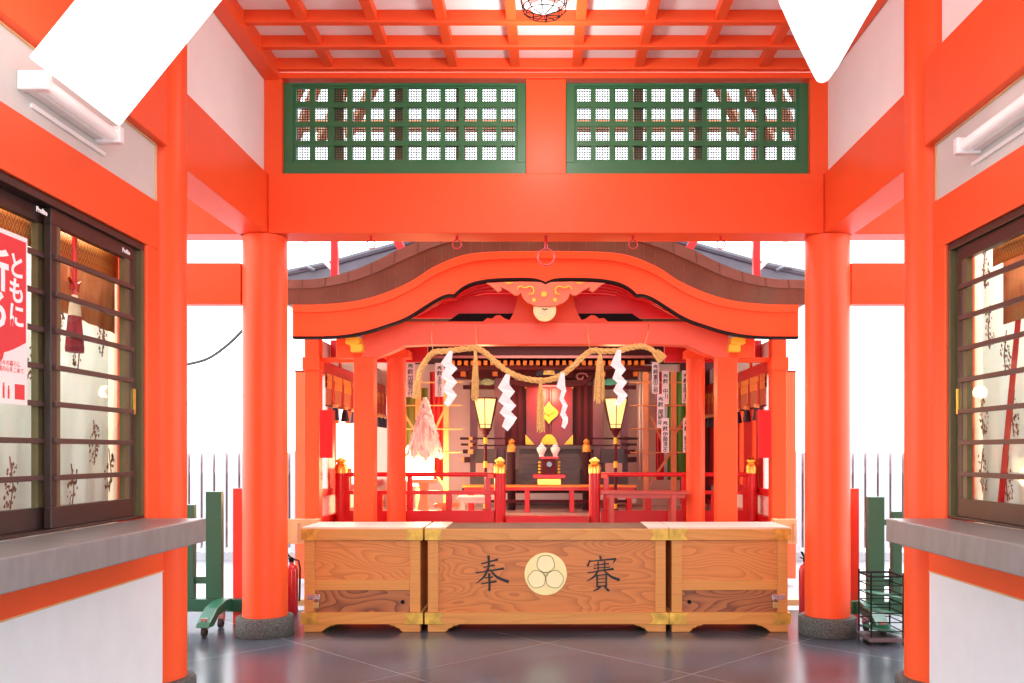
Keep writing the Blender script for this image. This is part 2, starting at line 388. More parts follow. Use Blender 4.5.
# header, posts above the lintel, lattice transoms
hd = box('transom_header', VERM, (-2.178, 2.178, 7.262, 7.5, 4.562, 4.608), None, 0.004)
tag(hd, 'thin vermilion rail along the top of the green lattices', 'beam')
cp = box('transom_post', VERM, (-0.162, 0.162, 7.28, 7.5, 3.782, 4.56), None, 0.004)
tag(cp, 'short vermilion post between the two green lattices', 'post', 'transom posts')
for sx, nm in ((-1, 'left'), (1, 'right')):
    o = box('transom_post', VERM, (sx*2.158, sx*2.303, 7.27, 7.5, 3.782, 4.56), None, 0.004)
    tag(o, f'short vermilion corner post at the {nm} end of the green lattices', 'post', 'transom posts')
for i, (x0, x1) in enumerate(((-2.158, -0.162), (0.162, 2.158))):
    w = empty(f'window_{i+3}', ((x0+x1)/2, 7.35, 3.785), kind='structure')
    f = MB(); z0, z1 = 3.782, 4.545
    f.box(x0, x1, 7.32, 7.40, z0, z0+0.11); f.box(x0, x1, 7.32, 7.40, z1-0.02, z1)
    f.box(x0, x0+0.075, 7.32, 7.40, z0+0.11, z1-0.02); f.box(x1-0.075, x1, 7.32, 7.40, z0+0.11, z1-0.02)
    f.build('lattice_frame', GREEN, w, 0.003)
    g = MB(); a, b_ = x0+0.075, x1-0.075
    n = 12; p = (b_-a)/n
    for k in range(n+1):
        xx = a+k*p; g.box(xx-0.022, xx+0.022, 7.345, 7.375, z0+0.11, z1-0.02)
    for k in range(5):
        zz = z0+0.118+k*0.158; g.box(a, b_, 7.34, 7.37, zz-0.021, zz+0.021)
    g.build('lattice_grid', GREEN, w)
    q = MB(); s = 0.021
    k = a
    while k < b_: q.box(k-0.004, k+0.004, 7.385, 7.388, z0+0.1, z1); k += s
    k = z0+0.11
    while k < z1: q.box(a, b_, 7.385, 7.388, k-0.004, k+0.004); k += s
    q.build('wire_mesh', mat('green_mesh', (0.05, 0.09, 0.06), 0.5), w)
    h = MB()
    for k in range(5):
        xx = x0+0.42+k*0.512-(0.0 if i == 0 else 0.32)
        if x0+0.1 < xx < x1-0.1: h.box(xx-0.04, xx+0.04, 7.44, 7.50, z0, z1)
    h.build('batten', BROWNWOOD, w)
# outer eaves behind the lattices
ev = MB()
for sx in (-1, 1):
    for k in range(4): ev.bar((sx*(1.25+0.28*k), 7.6, 5.05-0.02*k), (sx*(2.0+0.28*k), 9.0, 4.72-0.06*k), 0.07, 0.09)
    ev.bar((sx*1.9, 7.62, 5.1), (sx*2.9, 9.0, 4.5), 0.12, 0.14)
ev = ev.build('eave_rafters', BROWNWOOD); tag(ev, kind='structure'); ev.name = 'trim_1'

# ================================================================== WINDOWS (sliding sashes)
def sash(w, sx, y0, y1, off):
    x0 = 2.285+off; z0, z1 = 1.155, 2.64
    f = MB()
    f.box(sx*x0, sx*(x0+0.035), y0, y1, z0, z0+0.10); f.box(sx*x0, sx*(x0+0.035), y0, y1, z1-0.075, z1)
    f.box(sx*x0, sx*(x0+0.035), y0, y0+0.05, z0+0.1, z1-0.075); f.box(sx*x0, sx*(x0+0.035), y1-0.05, y1, z0+0.1, z1-0.075)
    s = f.build('sash', BRONZE, w, 0.003)
    st = MB(); st.box(sx*(x0+0.004), sx*(x0+0.036), y1-0.10, y1-0.05, z0+0.1, z1-0.075); st.box(sx*(x0+0.004), sx*(x0+0.036), y0+0.05, y0+0.085, z0+0.1, z1-0.075)
    st.build('stile', OLIVE, s)
    b = MB()
    for k in range(7): zz = 2.416-0.171*k; b.box(sx*(x0-0.014), sx*(x0+0.006), y0+0.02, y1-0.03, zz-0.0125, zz+0.0125)
    b.build('guard_bars', mat('brown_aluminium', (0.085, 0.042, 0.034), 0.4, 0.3), s, 0.002)
    MB().add([(sx*(x0+0.017), y0+0.05, z0+0.1), (sx*(x0+0.017), y1-0.05, z0+0.1), (sx*(x0+0.017), y1-0.05, z1-0.075), (sx*(x0+0.017), y0+0.05, z1-0.075)], [(0,1,2,3) if sx > 0 else (3,2,1,0)]).build('pane', GLASS, s)
for i, sx in enumerate((-1, 1)):
    w = empty(f'window_{i+1}', (sx*2.30, 3.3, 1.14), kind='structure')
    fr = MB()
    fr.box(sx*2.265, sx*2.365, 1.45, 5.02, 2.64, 2.679); fr.box(sx*2.265, sx*2.365, 1.45, 5.02, 1.141, 1.155)
    fr.box(sx*2.34, sx*2.365, 4.93, 4.985, 1.155, 2.64)
    fr.build('frame', BRONZE, w, 0.003)
    g = MB(); g.box(sx*2.265, sx*2.365, 4.985, 5.02, 1.155, 2.64); g.box(sx*2.30, sx*2.33, 4.94, 4.985, 1.155, 2.64); g.build('frame_channel', OLIVE, w)
    for k, (a, b_) in enumerate(((4.11, 4.94), (3.26, 4.19), (2.38, 3.31), (1.5, 2.44))):
        sash(w, sx, a, b_, 0.0 if k % 2 == 0 else 0.045)
    MB().box(sx*2.276, sx*2.284, 4.92, 4.94, 1.72, 1.86).build('finger_pull', GOLD, w)
    if i == 0:
        for yy, tx in ((4.84, 'Profite'), (4.03, 'Profite')):
            M = Matrix.Translation((sx*2.283, yy, 2.60)) @ Matrix.Rotation(PI/2, 4, 'Z') @ Matrix.Rotation(PI/2, 4, 'X')
            text('Prolite', 0.032, WHITE, w, M, 'maker_mark', 0.001)
    box('wall_reveal', VERM, (sx*2.26, sx*2.42, 0.6, 1.45, 1.0, 2.68), w)
# kiosk rooms behind the glass
for sx, nm in ((-1, 'left'), (1, 'right')):
    k = empty('wall_kiosk_'+nm, (sx*2.9, 3, 0), kind='structure')
    box('back_panel', PLASTER, (sx*3.4, sx*3.46, 0.6, 4.97, 0, 3.2), k)
    box('outer_end_wall', VERM, (sx*2.43, sx*5.0, 5.05, 5.15, 0, 3.3), k)
    box('outer_side_wall', PLASTER, (sx*4.9, sx*5.0, 0.6, 5.05, 0, 3.3), k)
    box('kiosk_roof', BROWNWOOD, (sx*2.53, sx*5.2, 0.4, 8.1, 4.78, 4.86), k)
    box('end_panel', mat('cream_board', (0.75, 0.55, 0.40), 0.6), (sx*2.372, sx*3.4, 5.022, 5.045, 1.0, 2.9), k)
    box('kiosk_ceiling', PLASTER, (sx*2.43, sx*3.4, 0.6, 5.1, 3.2, 3.28), k)
    lit('kiosk_curtain_fill', 'AREA', (sx*2.375, 3.2, 2.72), 3.5, (1, 0.97, 0.92), 0.03, sy=3.2)  # area light added above the curtain to brighten it, no fixture
    lit('kiosk_back_fill', 'AREA', (sx*2.95, 3.4, 3.1), 18, (1, 0.99, 0.96), 0.5, sy=2.6)  # added light behind the curtain so the cloth glows through

# curtains: white printed cloth with maple / floral sprigs
def curtain(sx, nm):
    x = 2.44; n = 120; vs = []; fs = []
    for i in range(n+1):
        y = 1.6+3.38*i/n; d = 0.008*math.sin(i*0.9)+0.006*math.sin(i*0.37)
        vs += [(sx*(x+d), y, 1.0), (sx*(x+d), y, 2.9)]
    for i in range(n): fs.append((2*i, 2*i+2, 2*i+3, 2*i+1))
    o = MB().add(vs, fs).build('white_curtain', mat('white_silk', (0.80, 0.82, 0.80), 0.6, var=0.05, scale=4), None, smooth=True)
    so = o.modifiers.new('s', 'SOLIDIFY'); so.thickness = 0.004
    tag(o, f'white printed cloth with brown sprigs hanging behind the {nm} window', 'curtain', 'white curtains')
    rs = random.Random(5 if sx < 0 else 9)
    sp = MB()
    cs = [(4.765, 1.55), (4.54, 1.32), (4.85, 2.14), (4.60, 2.05), (4.42, 2.16), (4.93, 1.40), (4.02, 1.36), (4.20, 1.95), (3.5, 1.6), (3.0, 1.9)] if sx < 0 else \
         [(4.90, 2.52), (4.85, 2.18), (4.68, 2.02), (4.92, 1.71), (4.60, 1.70), (4.93, 1.40), (4.66, 1.36), (3.9, 1.7), (4.2, 1.4), (3.4, 1.9)]
    for cy, cz in cs:
        for k in range(44):
            a = rs.uniform(-1, 1); b2 = rs.uniform(-1, 1)
            yy = cy+a*0.055*(1-abs(b2)*0.5)+b2*0.02; zz = cz+b2*0.10
            s = rs.uniform(0.005, 0.011)
            sp.add([(sx*2.418, yy-s, zz), (sx*2.418, yy, zz-s*1.1), (sx*2.418, yy+s, zz+s*0.4), (sx*2.418, yy, zz+s*1.3)], [(0,1,2,3)])
        sp.tube([(sx*2.419, cy, cz-0.11), (sx*2.419, cy+0.02, cz), (sx*2.419, cy-0.005, cz+0.13)], 0.003, 5)
    sp.build('printed_sprigs', mat('brown_print', (0.26, 0.11, 0.07), 0.8), o)
for sx, nm in ((-1, 'left'), (1, 'right')): curtain(sx, nm)
def valance(y0, y1, x, z0, z1, m, name, label, cat, sx=-1, slant=0):
    n = 40; vs = []; fs = []
    for i in range(n+1):
        y = y0+(y1-y0)*i/n; d = 0.006*math.sin(i*0.8)
        vs += [(sx*(x+d), y, z0+slant*i/n), (sx*(x+d), y, z1)]
    for i in range(n): fs.append((2*i, 2*i+2, 2*i+3, 2*i+1))
    o = MB().add(vs, fs).build(name, m, None, smooth=True)
    so = o.modifiers.new('s', 'SOLIDIFY'); so.thickness = 0.004
    return tag(o, label, cat)
valance(1.6, 4.98, 2.39, 2.46, 2.66, BROC, 'brocade_valance', 'gold lozenge brocade band along the top of the left window', 'curtain')
valance(4.22, 4.97, 2.405, 2.22, 2.50, ORCLOTH, 'orange_curtain', 'orange gauze cloth below the brocade behind the left window', 'curtain', slant=-0.05)
valance(3.0, 4.12, 2.405, 2.08, 2.50, BROC, 'orange_curtain', 'orange brocade cloth beside the poster behind the left window', 'curtain', slant=0.0)
valance(1.6, 4.76, 2.39, 2.50, 2.66, BROC, 'brocade_valance', 'gold lozenge brocade band along the top of the right window', 'curtain', 1)
valance(1.6, 4.68, 2.405, 2.18, 2.52, ORCLOTH, 'orange_curtain', 'plain orange cloth below the brocade behind the right window', 'curtain', 1)
# hanging tassel behind left window
Yt = 4.46; D = 0.17
t = empty('hanging_tassel', (-2.362, Yt, 2.62), 'red tassel with cream head on a red cord behind the left window', 'tassel')
MB().tube([(-2.362, Yt, 2.64), (-2.362, Yt, 2.4), (-2.362, Yt, 2.12+D)], 0.012, 8).build('cord', RED, t, smooth=True)
k = MB()
for a, b_ in ((0.05, 0.03), (-0.05, 0.03), (0.03, -0.01), (-0.03, -0.01)): k.tube([(-2.362, Yt, 2.17+D), (-2.362, Yt+a, 2.17+D+b_), (-2.362, Yt+a*0.6, 2.155+D), (-2.362, Yt, 2.165+D)], 0.008, 6)
k.build('knot', RED, t, smooth=True)
MB().lathe(-2.362, Yt, [(0.026, 2.02+D), (0.022, 2.08+D), (0.012, 2.125+D)], 20, 1.7).build('head', mat('cream_silk', (0.85, 0.68, 0.45), 0.7), t, smooth=True)
MB().lathe(-2.362, Yt, [(0.036, 1.84+D), (0.037, 1.86+D), (0.031, 1.95+D), (0.026, 2.02+D)], 20, 1.7).build('skirt', mat('wine_silk', (0.30, 0.012, 0.025), 0.6, var=0.4, scale=60, stretch=(1, 1, 0.05)), t, smooth=True)
# red ribbon in right window
rb = MB().add([(2.41, 4.56, 2.2), (2.41, 4.51, 2.2), (2.41, 4.70, 1.15), (2.41, 4.76, 1.15)], [(0,1,2,3)]).build('red_ribbon', RED)
so = rb.modifiers.new('s', 'SOLIDIFY'); so.thickness = 0.004
tag(rb, 'long red ribbon hanging in front of the white cloth in the right window', 'ribbon')

# poster on left window
px = -2.262
po = empty('poster', (px, 3.6, 1.7), 'white and red poster with large lettering fixed to the left window', 'poster')
MB().box(px-0.003, px, 3.37, 3.882, 1.712, 2.44).build('sheet', mat('poster_paper', (0.86, 0.82, 0.80), 0.5), po)
q = MB(); pts = [(3.34+0.49*i/20, 2.41) for i in (0, 20)]
circ = [(3.38+0.49*t_, 1.985-0.07*math.sin(PI*t_)) for t_ in [i/16 for i in range(17)]]
q.add([(px+0.001, a, b_) for a, b_ in [(3.38, 2.42)]+circ+[(3.87, 2.42)]], [tuple(range(19))])
q.build('red_field', mat('poster_red', (0.72, 0.03, 0.04), 0.5), po)
def onleft(y, z, x=px+0.002): return Matrix.Translation((x, y, z)) @ Matrix.Rotation(PI/2, 4, 'Z') @ Matrix.Rotation(PI/2, 4, 'X')
text('ともに', 0.115, WHITE, po, onleft(3.80, 2.19), 'headline', 0.003, 0.0005, True)
text('祈ろ', 0.18, WHITE, po, onleft(3.655, 2.17), 'headline', 0.006, 0.0005, True)
text('う', 0.18, mat('poster_red', (0.7, 0.03, 0.04)), po, onleft(3.655, 1.93), 'headline', 0.004, 0.0005)
text('日々の暮らし\n感謝の心をこめて', 0.026, mat('poster_red', (0.7, 0.03, 0.04)), po, onleft(3.75, 1.87), 'small_print', 0.0, 0.0003)
MB().box(px, px+0.001, 3.79, 3.86, 1.735, 1.80).build('printed_seal', mat('poster_red', (0.7, 0.03, 0.04)), po)
q = MB()
for k in range(5): q.box(px, px+0.001, 3.60+0.035*k, 3.612+0.035*k, 1.735, 1.775+0.01*(k % 2)); q.box(px, px+0.001, 3.602+0.035*k, 3.61+0.035*k, 1.774+0.01*(k % 2), 1.790+0.01*(k % 2))
q.build('printed_figures', mat('poster_red', (0.7, 0.03, 0.04)), po)

# ================================================================== LAMPS
for sx, nm in ((-1, 'left'), (1, 'right')):
    t = empty('wall_tube_lamp', (sx*2.26, 4.2, 3.05), f'white tube lamp on the white strip above the {nm} window', 'lamp', 'wall tube lamps')
    ya, yb = (3.80, 4.50) if sx < 0 else (3.86, 4.66)
    MB().box(sx*2.262, sx*2.215, ya+0.01, yb-0.01, 3.075, 3.135).build('housing', TUBEW, t, 0.005)
    for y_ in (ya, yb-0.045): MB().box(sx*2.262, sx*2.13, y_, y_+0.045, 3.06, 3.145).build('end_cap', TUBEW, t, 0.008)
    MB().tube([(sx*2.17, ya+0.05, 3.10), (sx*2.17, yb-0.05, 3.10)], 0.030, 16).build('diffuser', mat('frosted_tube', (0.85, 0.87, 0.85), 0.3, emis=0.05), t, smooth=True)
    MB().box(sx*2.262, sx*2.25, ya+0.1, yb+0.05, 3.02, 3.04).build('conduit', TUBEW, t)
# left hanging lamp: tilted rectangular diffuser
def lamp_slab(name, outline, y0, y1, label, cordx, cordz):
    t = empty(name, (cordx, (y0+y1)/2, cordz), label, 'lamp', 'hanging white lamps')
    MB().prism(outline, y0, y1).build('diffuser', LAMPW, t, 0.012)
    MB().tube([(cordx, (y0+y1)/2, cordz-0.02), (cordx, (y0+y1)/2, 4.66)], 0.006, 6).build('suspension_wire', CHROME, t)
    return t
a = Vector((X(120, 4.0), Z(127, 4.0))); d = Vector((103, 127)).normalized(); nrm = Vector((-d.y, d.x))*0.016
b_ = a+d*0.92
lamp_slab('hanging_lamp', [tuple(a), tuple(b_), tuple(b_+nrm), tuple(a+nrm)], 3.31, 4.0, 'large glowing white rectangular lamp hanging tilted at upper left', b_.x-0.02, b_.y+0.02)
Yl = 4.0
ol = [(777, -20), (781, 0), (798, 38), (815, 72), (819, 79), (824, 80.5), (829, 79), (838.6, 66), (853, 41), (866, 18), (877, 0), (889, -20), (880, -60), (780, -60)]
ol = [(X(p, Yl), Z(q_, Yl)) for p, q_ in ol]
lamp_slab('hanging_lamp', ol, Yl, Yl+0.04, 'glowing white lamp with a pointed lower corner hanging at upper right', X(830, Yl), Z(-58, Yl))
# caged ceiling lamp, plus point lights added to brighten the upper walls
def caged_lamp(xc, Yc, label):
    t = empty('caged_ceiling_lamp', (xc, Yc, 4.6), label, 'lamp')
    MB().lathe(xc, Yc, [(0.10, 4.63), (0.10, 4.70)], 24).build('base', TUBEW, t, smooth=True)
    zb = Z(15, Yc)
    MB().lathe(xc, Yc, [(0.005, zb+0.035), (0.05, zb+0.045), (0.07, zb+0.09), (0.05, 4.63)], 20).build('bulb', TUBEW, t, smooth=True)
    cg = MB()
    for zz, rr in ((zb+0.012, 0.125), (zb+0.045, 0.155), (zb+0.085, 0.16), (zb+0.13, 0.16), (zb+0.165, 0.16)):
        cg.tube([(xc+rr*math.cos(2*PI*i/28), Yc+rr*math.sin(2*PI*i/28), zz) for i in range(29)], 0.0035, 5, False)
    for i in range(10):
        a = 2*PI*i/10+0.2; c_, s_2 = math.cos(a), math.sin(a)
        cg.tube([(xc+0.02*c_, Yc+0.02*s_2, zb), (xc+0.12*c_, Yc+0.12*s_2, zb+0.005), (xc+0.157*c_, Yc+0.157*s_2, zb+0.04), (xc+0.16*c_, Yc+0.16*s_2, 4.69)], 0.004, 5)
    cg.build('wire_cage', BLACK, t)
    lit('added_ceiling_light', 'POINT', (xc, Yc, 4.22), 5.5, (1, 0.98, 0.95), 0.07)  # point light added under the unlit cage to lift the upper walls
caged_lamp(X(544, 6.25), 6.25, 'round ceiling lamp inside a black wire cage at top centre')
lit('added_fill_light', 'POINT', (0, 3.0, 4.40), 9, (1, 0.98, 0.95), 0.1)  # added light without a fixture, above the view, brightening the room
# ================================================================== OFFERING BOXES
def octo(cx, cz, r, n=8): return [(cx+r*math.cos(2*PI*i/n), cz+r*math.sin(2*PI*i/n)) for i in range(n)]
def offering_box(x0, x1, name, label, side):
    Y0, Y1 = 7.47, 8.06; H = 0.87
    t = empty(name, ((x0+x1)/2, Y0+0.3, 0), label, 'offering box')
    f = MB(); s = 0.088
    e = 0.012
    f.box(x0+0.0, x1+0.0, Y0-e, Y1, 0.77, 0.865)              # top rail
    f.box(x0, x1, Y0-e, Y1, 0.066, 0.165)                      # bottom rail
    for a in (x0+0.02, x1-0.02-s): f.box(a, a+s, Y0, Y0+0.05, 0.165, 0.77)
    for a in (x0+0.02, x1-0.02-s): f.box(a, a+s, Y1-0.05, Y1, 0.165, 0.77)
    f.box(x0+0.02, x0+0.04, Y0+0.05, Y1-0.05, 0.165, 0.77); f.box(x1-0.04, x1-0.02, Y0+0.05, Y1-0.05, 0.165, 0.77)
    if side: f.box(x0+0.02+s, x1-0.02-s, Y0+0.005, Y0+0.05, 0.348, 0.434)
    f.build('frame', WOODF, t, 0.004)
    # feet: carved bracket feet
    for sgn, xe in ((1, x0+0.02), (-1, x1-0.02)):
        ol = [(0, 0.066), (0, 0.001), (0.145, 0.001), (0.165, 0.012), (0.172, 0.028), (0.20, 0.036), (0.215, 0.05), (0.25, 0.054), (0.265, 0.066)]
        MB().prism([(xe+sgn*p, q_) for p, q_ in ol], Y0-0.004, Y0+0.10).build('bracket_foot', WOODF, t, 0.003)
        MB().prism([(xe+sgn*p, q_) for p, q_ in ol], Y1-0.12, Y1-0.02).build('bracket_foot', WOODF, t, 0.003)
    if side:
        MB().box(x0+0.1, x1-0.1, Y0+0.014, Y0+0.03, 0.434, 0.77).build('upper_panel', WOODB, t)
        MB().box(x0+0.1, x1-0.1, Y0+0.014, Y0+0.03, 0.165, 0.348).build('drawer_panel', WOODC, t)
        hx = x1-0.17 if side < 0 else x0+0.17
        MB().tube([(hx, Y0+0.004, 0.25), (hx, Y0+0.02, 0.25)], 0.017, 14).build('finger_hole', BLACK, t)
        lx = x0+0.10 if side < 0 else x1-0.10
        h = MB().box(lx-0.055, lx+0.055, Y0-0.012, Y0+0.002, 0.272, 0.318).build('hasp', CHROME, t, 0.003)
        kx = lx+0.027*(1 if side < 0 else -1)
        pl = MB().box(kx-0.024, kx+0.024, Y0-0.04, Y0-0.013, 0.205, 0.252).build('padlock', BRASS, t, 0.005)
        MB().tube([(kx+0.016*math.cos(a), Y0-0.026, 0.252+0.014+0.014*math.sin(a)-(0.016 if i in (0, 10) else 0)) for i, a in enumerate([PI*j/10 for j in range(11)])], 0.004, 6).build('shackle', CHROME, pl)
    else:
        MB().box(x0+0.1, x1-0.1, Y0+0.014, Y0+0.03, 0.165, 0.77).build('front_panel', WOODA, t)
    # top
    tp = MB()
    if side:
        nb = 6; w_ = (Y1-Y0)/nb
        for k in range(nb): tp.box(x0+0.0, x1-0.0, Y0+k*w_+0.002, Y0+(k+1)*w_-0.002, 0.865, 0.878)
        tp.build('lid_boards', mat('pale_lid', (0.62, 0.50, 0.42), 0.35, var=0.1), t)  # lid boards in a paler, greyer tone than the frame
    else:
        tp.box(x0, x0+0.17, Y0, Y1, 0.865, 0.878); tp.box(x1-0.17, x1, Y0, Y1, 0.865, 0.878)
        tp.build('lid_boards', mat('pale_lid', (0.62, 0.50, 0.42), 0.35, var=0.1), t)
        gr = MB()
        for k in range(9): gr.bar((x0+0.17, Y0+0.035+k*0.064, 0.862), (x1-0.17, Y0+0.035+k*0.064, 0.862), 0.034, 0.02)
        gr.build('slatted_grille', mat('brown_slats', (0.15, 0.062, 0.028), 0.5, var=0.1), t)
    # brass corner fittings, swallow-tailed
    for xe, sg in ((x0, 1), (x1, -1)):
        for z0, z1 in ((0.772, 0.866), (0.068, 0.163)):
            zc = (z0+z1)/2; L = 0.155
            MB().prism([(xe-sg*0.003, z0), (xe+sg*L, z0), (xe+sg*(L-0.035), zc-0.005), (xe+sg*(L), z1), (xe-sg*0.003, z1)] , Y0-0.018, Y0-0.0125).build('brass_corner', mat('aged_brass', (0.62, 0.37, 0.06), 0.38, 0.5, var=0.35, scale=14), t)
    return t
offering_box(-2.05, -1.035, 'offering_box', 'wooden coffer with a padlock at its left, left of the crested box', -1)
cb = offering_box(-1.012, 1.025, 'offering_box', 'wide wooden offering box with gold crest and two black characters', 0)
offering_box(1.035, 2.05, 'offering_box', 'wooden coffer with a padlock at its right, right of the crested box', 1)
# crest on centre box
YF = 7.47+0.014
cxx, czz, R = X(545.7, YF), Z(573.8, YF), 0.178
MB().prism(octo(cxx, czz, R, 48), YF-0.012, YF).build('gold_crest', mat('pale_gold_crest', (0.80, 0.70, 0.32), 0.4, 0.2, var=0.05), cb)
ptl = MB()
lines = MB()
for a in (90, 210, 330):
    ax, az = cxx+0.086*math.cos(math.radians(a)), czz+0.086*math.sin(math.radians(a))
    out = []
    for i in range(60):
        th = 2*PI*i/60; rr = 0.073*(1+0.035*math.cos(5*th-math.radians(a)*5+PI))
        out.append((ax+rr*math.cos(th), az+rr*math.sin(th)))
    ptl.prism(out, YF-0.016, YF-0.012)
    lines.tube([(p, YF-0.0165, q_) for p, q_ in out+[out[0]]], 0.0026, 5, False)
lines.tube([(cxx+0.017*math.cos(2*PI*i/20), YF-0.0165, czz+0.017*math.sin(2*PI*i/20)) for i in range(21)], 0.0026, 5, False)
for a in (30, 150, 270):
    lines.tube([(cxx+rr*math.cos(math.radians(a)), YF-0.0165, czz+rr*math.sin(math.radians(a))) for rr in (0.018, 0.05)], 0.0014, 5, False)
ptl.build('crest_petals', mat('light_gold_petal', (0.84, 0.76, 0.42), 0.4, 0.1), cb)
lines.build('crest_outline', mat('olive_line', (0.22, 0.17, 0.05), 0.6), cb)
# brush characters
def strokes(data, name):
    mb = MB()
    for k, (pts, ws) in enumerate(data):
        P = [(X(470+p/6.4, YF), Z(540+q_/6.4, YF)) for p, q_ in pts]
        if len(P) == 2: P = [P[0], tuple((u+v)/2 for u, v in zip(*P)), P[1]]; ws = [ws[0], (ws[0]+ws[1])/2*0.85, ws[1]] if len(ws) == 2 else ws
        C_ = cr([(p, q_, w) for (p, q_), w in zip(P, ws)], 6)
        L, Rr = [], []
        for i, (p, q_, w) in enumerate(C_):
            a = C_[max(i-1, 0)]; b2 = C_[min(i+1, len(C_)-1)]
            dx, dz = b2[0]-a[0], b2[1]-a[1]; l = math.hypot(dx, dz) or 1
            w *= YF/F/6.4/2; L.append((p-dz/l*w, q_+dx/l*w)); Rr.append((p+dz/l*w, q_-dx/l*w))
        mb.band(L, Rr, YF-0.004-0.00015*k, YF)
    return mb.build(name, INK, cb)
strokes([([(72,152),(180,124)], [10,15]), ([(85,176),(158,160)], [8,12]), ([(38,210),(130,196),(218,182)], [10,9,17]),
    ([(118,98),(121,145),(116,190)], [18,14,14]), ([(114,185),(92,232),(40,278)], [15,14,4]), ([(128,188),(172,236),(248,268)], [8,16,20]),
    ([(96,243),(148,236)], [8,11]), ([(72,280),(170,264)], [9,14]), ([(122,212),(125,270),(124,326)], [15,14,15])], 'brush_character')
strokes([([(830,102),(840,124)], [16,10]), ([(768,128),(752,168)], [10,16]), ([(768,136),(850,128),(935,120)], [8,9,14]), ([(932,118),(915,150)], [18,4]),
    ([(792,160),(890,151)], [7,9]), ([(790,181),(895,173)], [7,9]), ([(752,210),(840,196),(920,184)], [8,9,15]), ([(820,138),(820,202)], [10,10]), ([(862,134),(860,196)], [10,10]),
    ([(818,200),(792,236),(745,264)], [12,12,4]), ([(858,194),(900,232),(958,256)], [9,15,19]), ([(812,224),(814,300)], [13,12]), ([(872,220),(872,300)], [13,13]),
    ([(812,226),(874,220)], [8,10]), ([(814,250),(870,246)], [7,7]), ([(814,273),(870,269)], [7,7]), ([(812,297),(872,292)], [8,9]), ([(834,296),(818,312),(790,326)], [14,11,5]), ([(858,294),(874,312),(890,326)], [8,13,16])], 'brush_character')

# ================================================================== SHRINE HALL
SH = empty('shrine_hall', (0, 10, 0), 'red shrine hall with curved gable porch behind the wooden boxes', 'shrine')
def both(fn):
    for sx in (-1, 1): fn(sx)
CXG = 545.5                                       # centre line of the gable in the photo
YG = 8.60
def gx(px): return X(px, YG)
def gcurve(pts):                                   # half outline in px -> full polyline in metres
    L = cr([(gx(a), Z(b, YG)) for a, b in pts], 6)
    c = X(CXG, YG)
    return L+[(2*c-a, b) for a, b in L[::-1]][1:]
top = [(286.5, 282), (319, 280.6), (349, 273.8), (374, 264), (396, 253), (423, 242), (455, 234), (500, 229), (545.5, 228)]
mid = [(286.5, 305), (325, 305), (357.5, 301.6), (385, 294), (412, 282), (434, 268), (461, 257), (489, 253), (545.5, 252)]
def resample(poly, n=90):
    x0, x1 = poly[0][0], poly[-1][0]
    return [(x0+(x1-x0)*i/n, lerp_curve(poly, x0+(x1-x0)*i/n)) for i in range(n+1)]
T_, M_ = resample(gcurve(top)), resample(gcurve(mid))
MB().band(T_, M_, YG-0.02, 9.95).build('curved_roof', COPPER, SH)
# plate seams on the roof edge
sm = MB(); rs = random.Random(3)
for row in range(5):
    t0 = 0.30+row*0.17
    cur = [(a[0], a[1]*(1-t0)+b[1]*t0) for a, b in zip(T_, M_)]
    if row == 0: sm.tube([(a, YG-0.022, b) for a, b in cur], 0.004, 4, False)
    if row < 4:
        for i in range(2+row % 2*2, 90, 5):
            a = cur[i]; b = (a[0]+0.004, a[1]-0.045)
            sm.bar((a[0], YG-0.022, a[1]), (b[0], YG-0.022, b[1]-0.02), 0.004)
for i in range(3, 90, 4):
    a, b = T_[i], M_[i]; z2 = a[1]*0.70+b[1]*0.30
    sm.bar((a[0], YG-0.022, a[1]), (a[0]+0.01*(1 if i > 45 else -1), YG-0.022, z2), 0.005)
sm.build('plate_seams', SEAM, SH)
vp = MB()
up = [(a[0], a[1]*0.70+b[1]*0.30) for a, b in zip(T_, M_)]
MB().band([(a, b+0.012) for a, b in T_], up, YG-0.035, YG+0.30).build('verge_plates', mat('pale_copper_plate', (0.19, 0.105, 0.078), 0.45, 0.2, var=0.15), SH)
sm = MB()
for i in range(3, 90, 4):
    a, b = T_[i], up[i]
    sm.bar((a[0], YG-0.037, a[1]+0.01), (a[0]+0.012*(1 if i > 45 else -1), YG-0.037, b[1]), 0.006)
sm.build('plate_joints', mat('dark_joint', (0.07, 0.035, 0.025), 0.6), SH)
# bargeboard
mid2 = [(292, 305.5)]+[(a, b) for a, b in mid[1:]]
gro = [(292, 313), (325, 313), (357.5, 309.5), (385, 303), (412, 291), (434, 277), (461, 266), (489, 261), (545.5, 259.5)]
bot = [(293.5, 337), (325, 336.8), (345, 335.5), (360, 333), (374, 329.5), (388, 325), (401, 320.5), (412, 315), (423, 308), (434, 301), (443, 296.5), (449, 294.8), (454.6, 295)]
bot2 = [(454.6, 295), (458, 291.5), (464, 287), (473, 283), (483, 280.8), (494, 279.4), (505, 278.8), (520, 278.6), (533, 279), (540, 280.5), (545.5, 283)]
botp = cr([(gx(a), Z(b, YG)) for a, b in bot], 4)[:-1]+cr([(gx(a), Z(b, YG)) for a, b in bot2], 4)
c_ = X(CXG, YG); botp = botp+[(2*c_-a, b) for a, b in botp[::-1]][1:]
B_ = botp
def at_x(poly, xs): return [(x, lerp_curve(poly, x)) for x in xs]
xs = [a for a, b in B_]
M2 = at_x(gcurve(mid2), xs); G_ = at_x(gcurve(gro), xs)
MB().band(M2, G_, YG-0.05, YG+0.06).build('bargeboard_upper', VERM, SH, 0.004)
MB().band(G_, B_, YG-0.03, YG+0.06).build('bargeboard', VERM, SH)
MB().band(B_, [(a, b-0.020) for a, b in B_], YG-0.045, YG+0.05).build('black_trim', BLACK, SH)
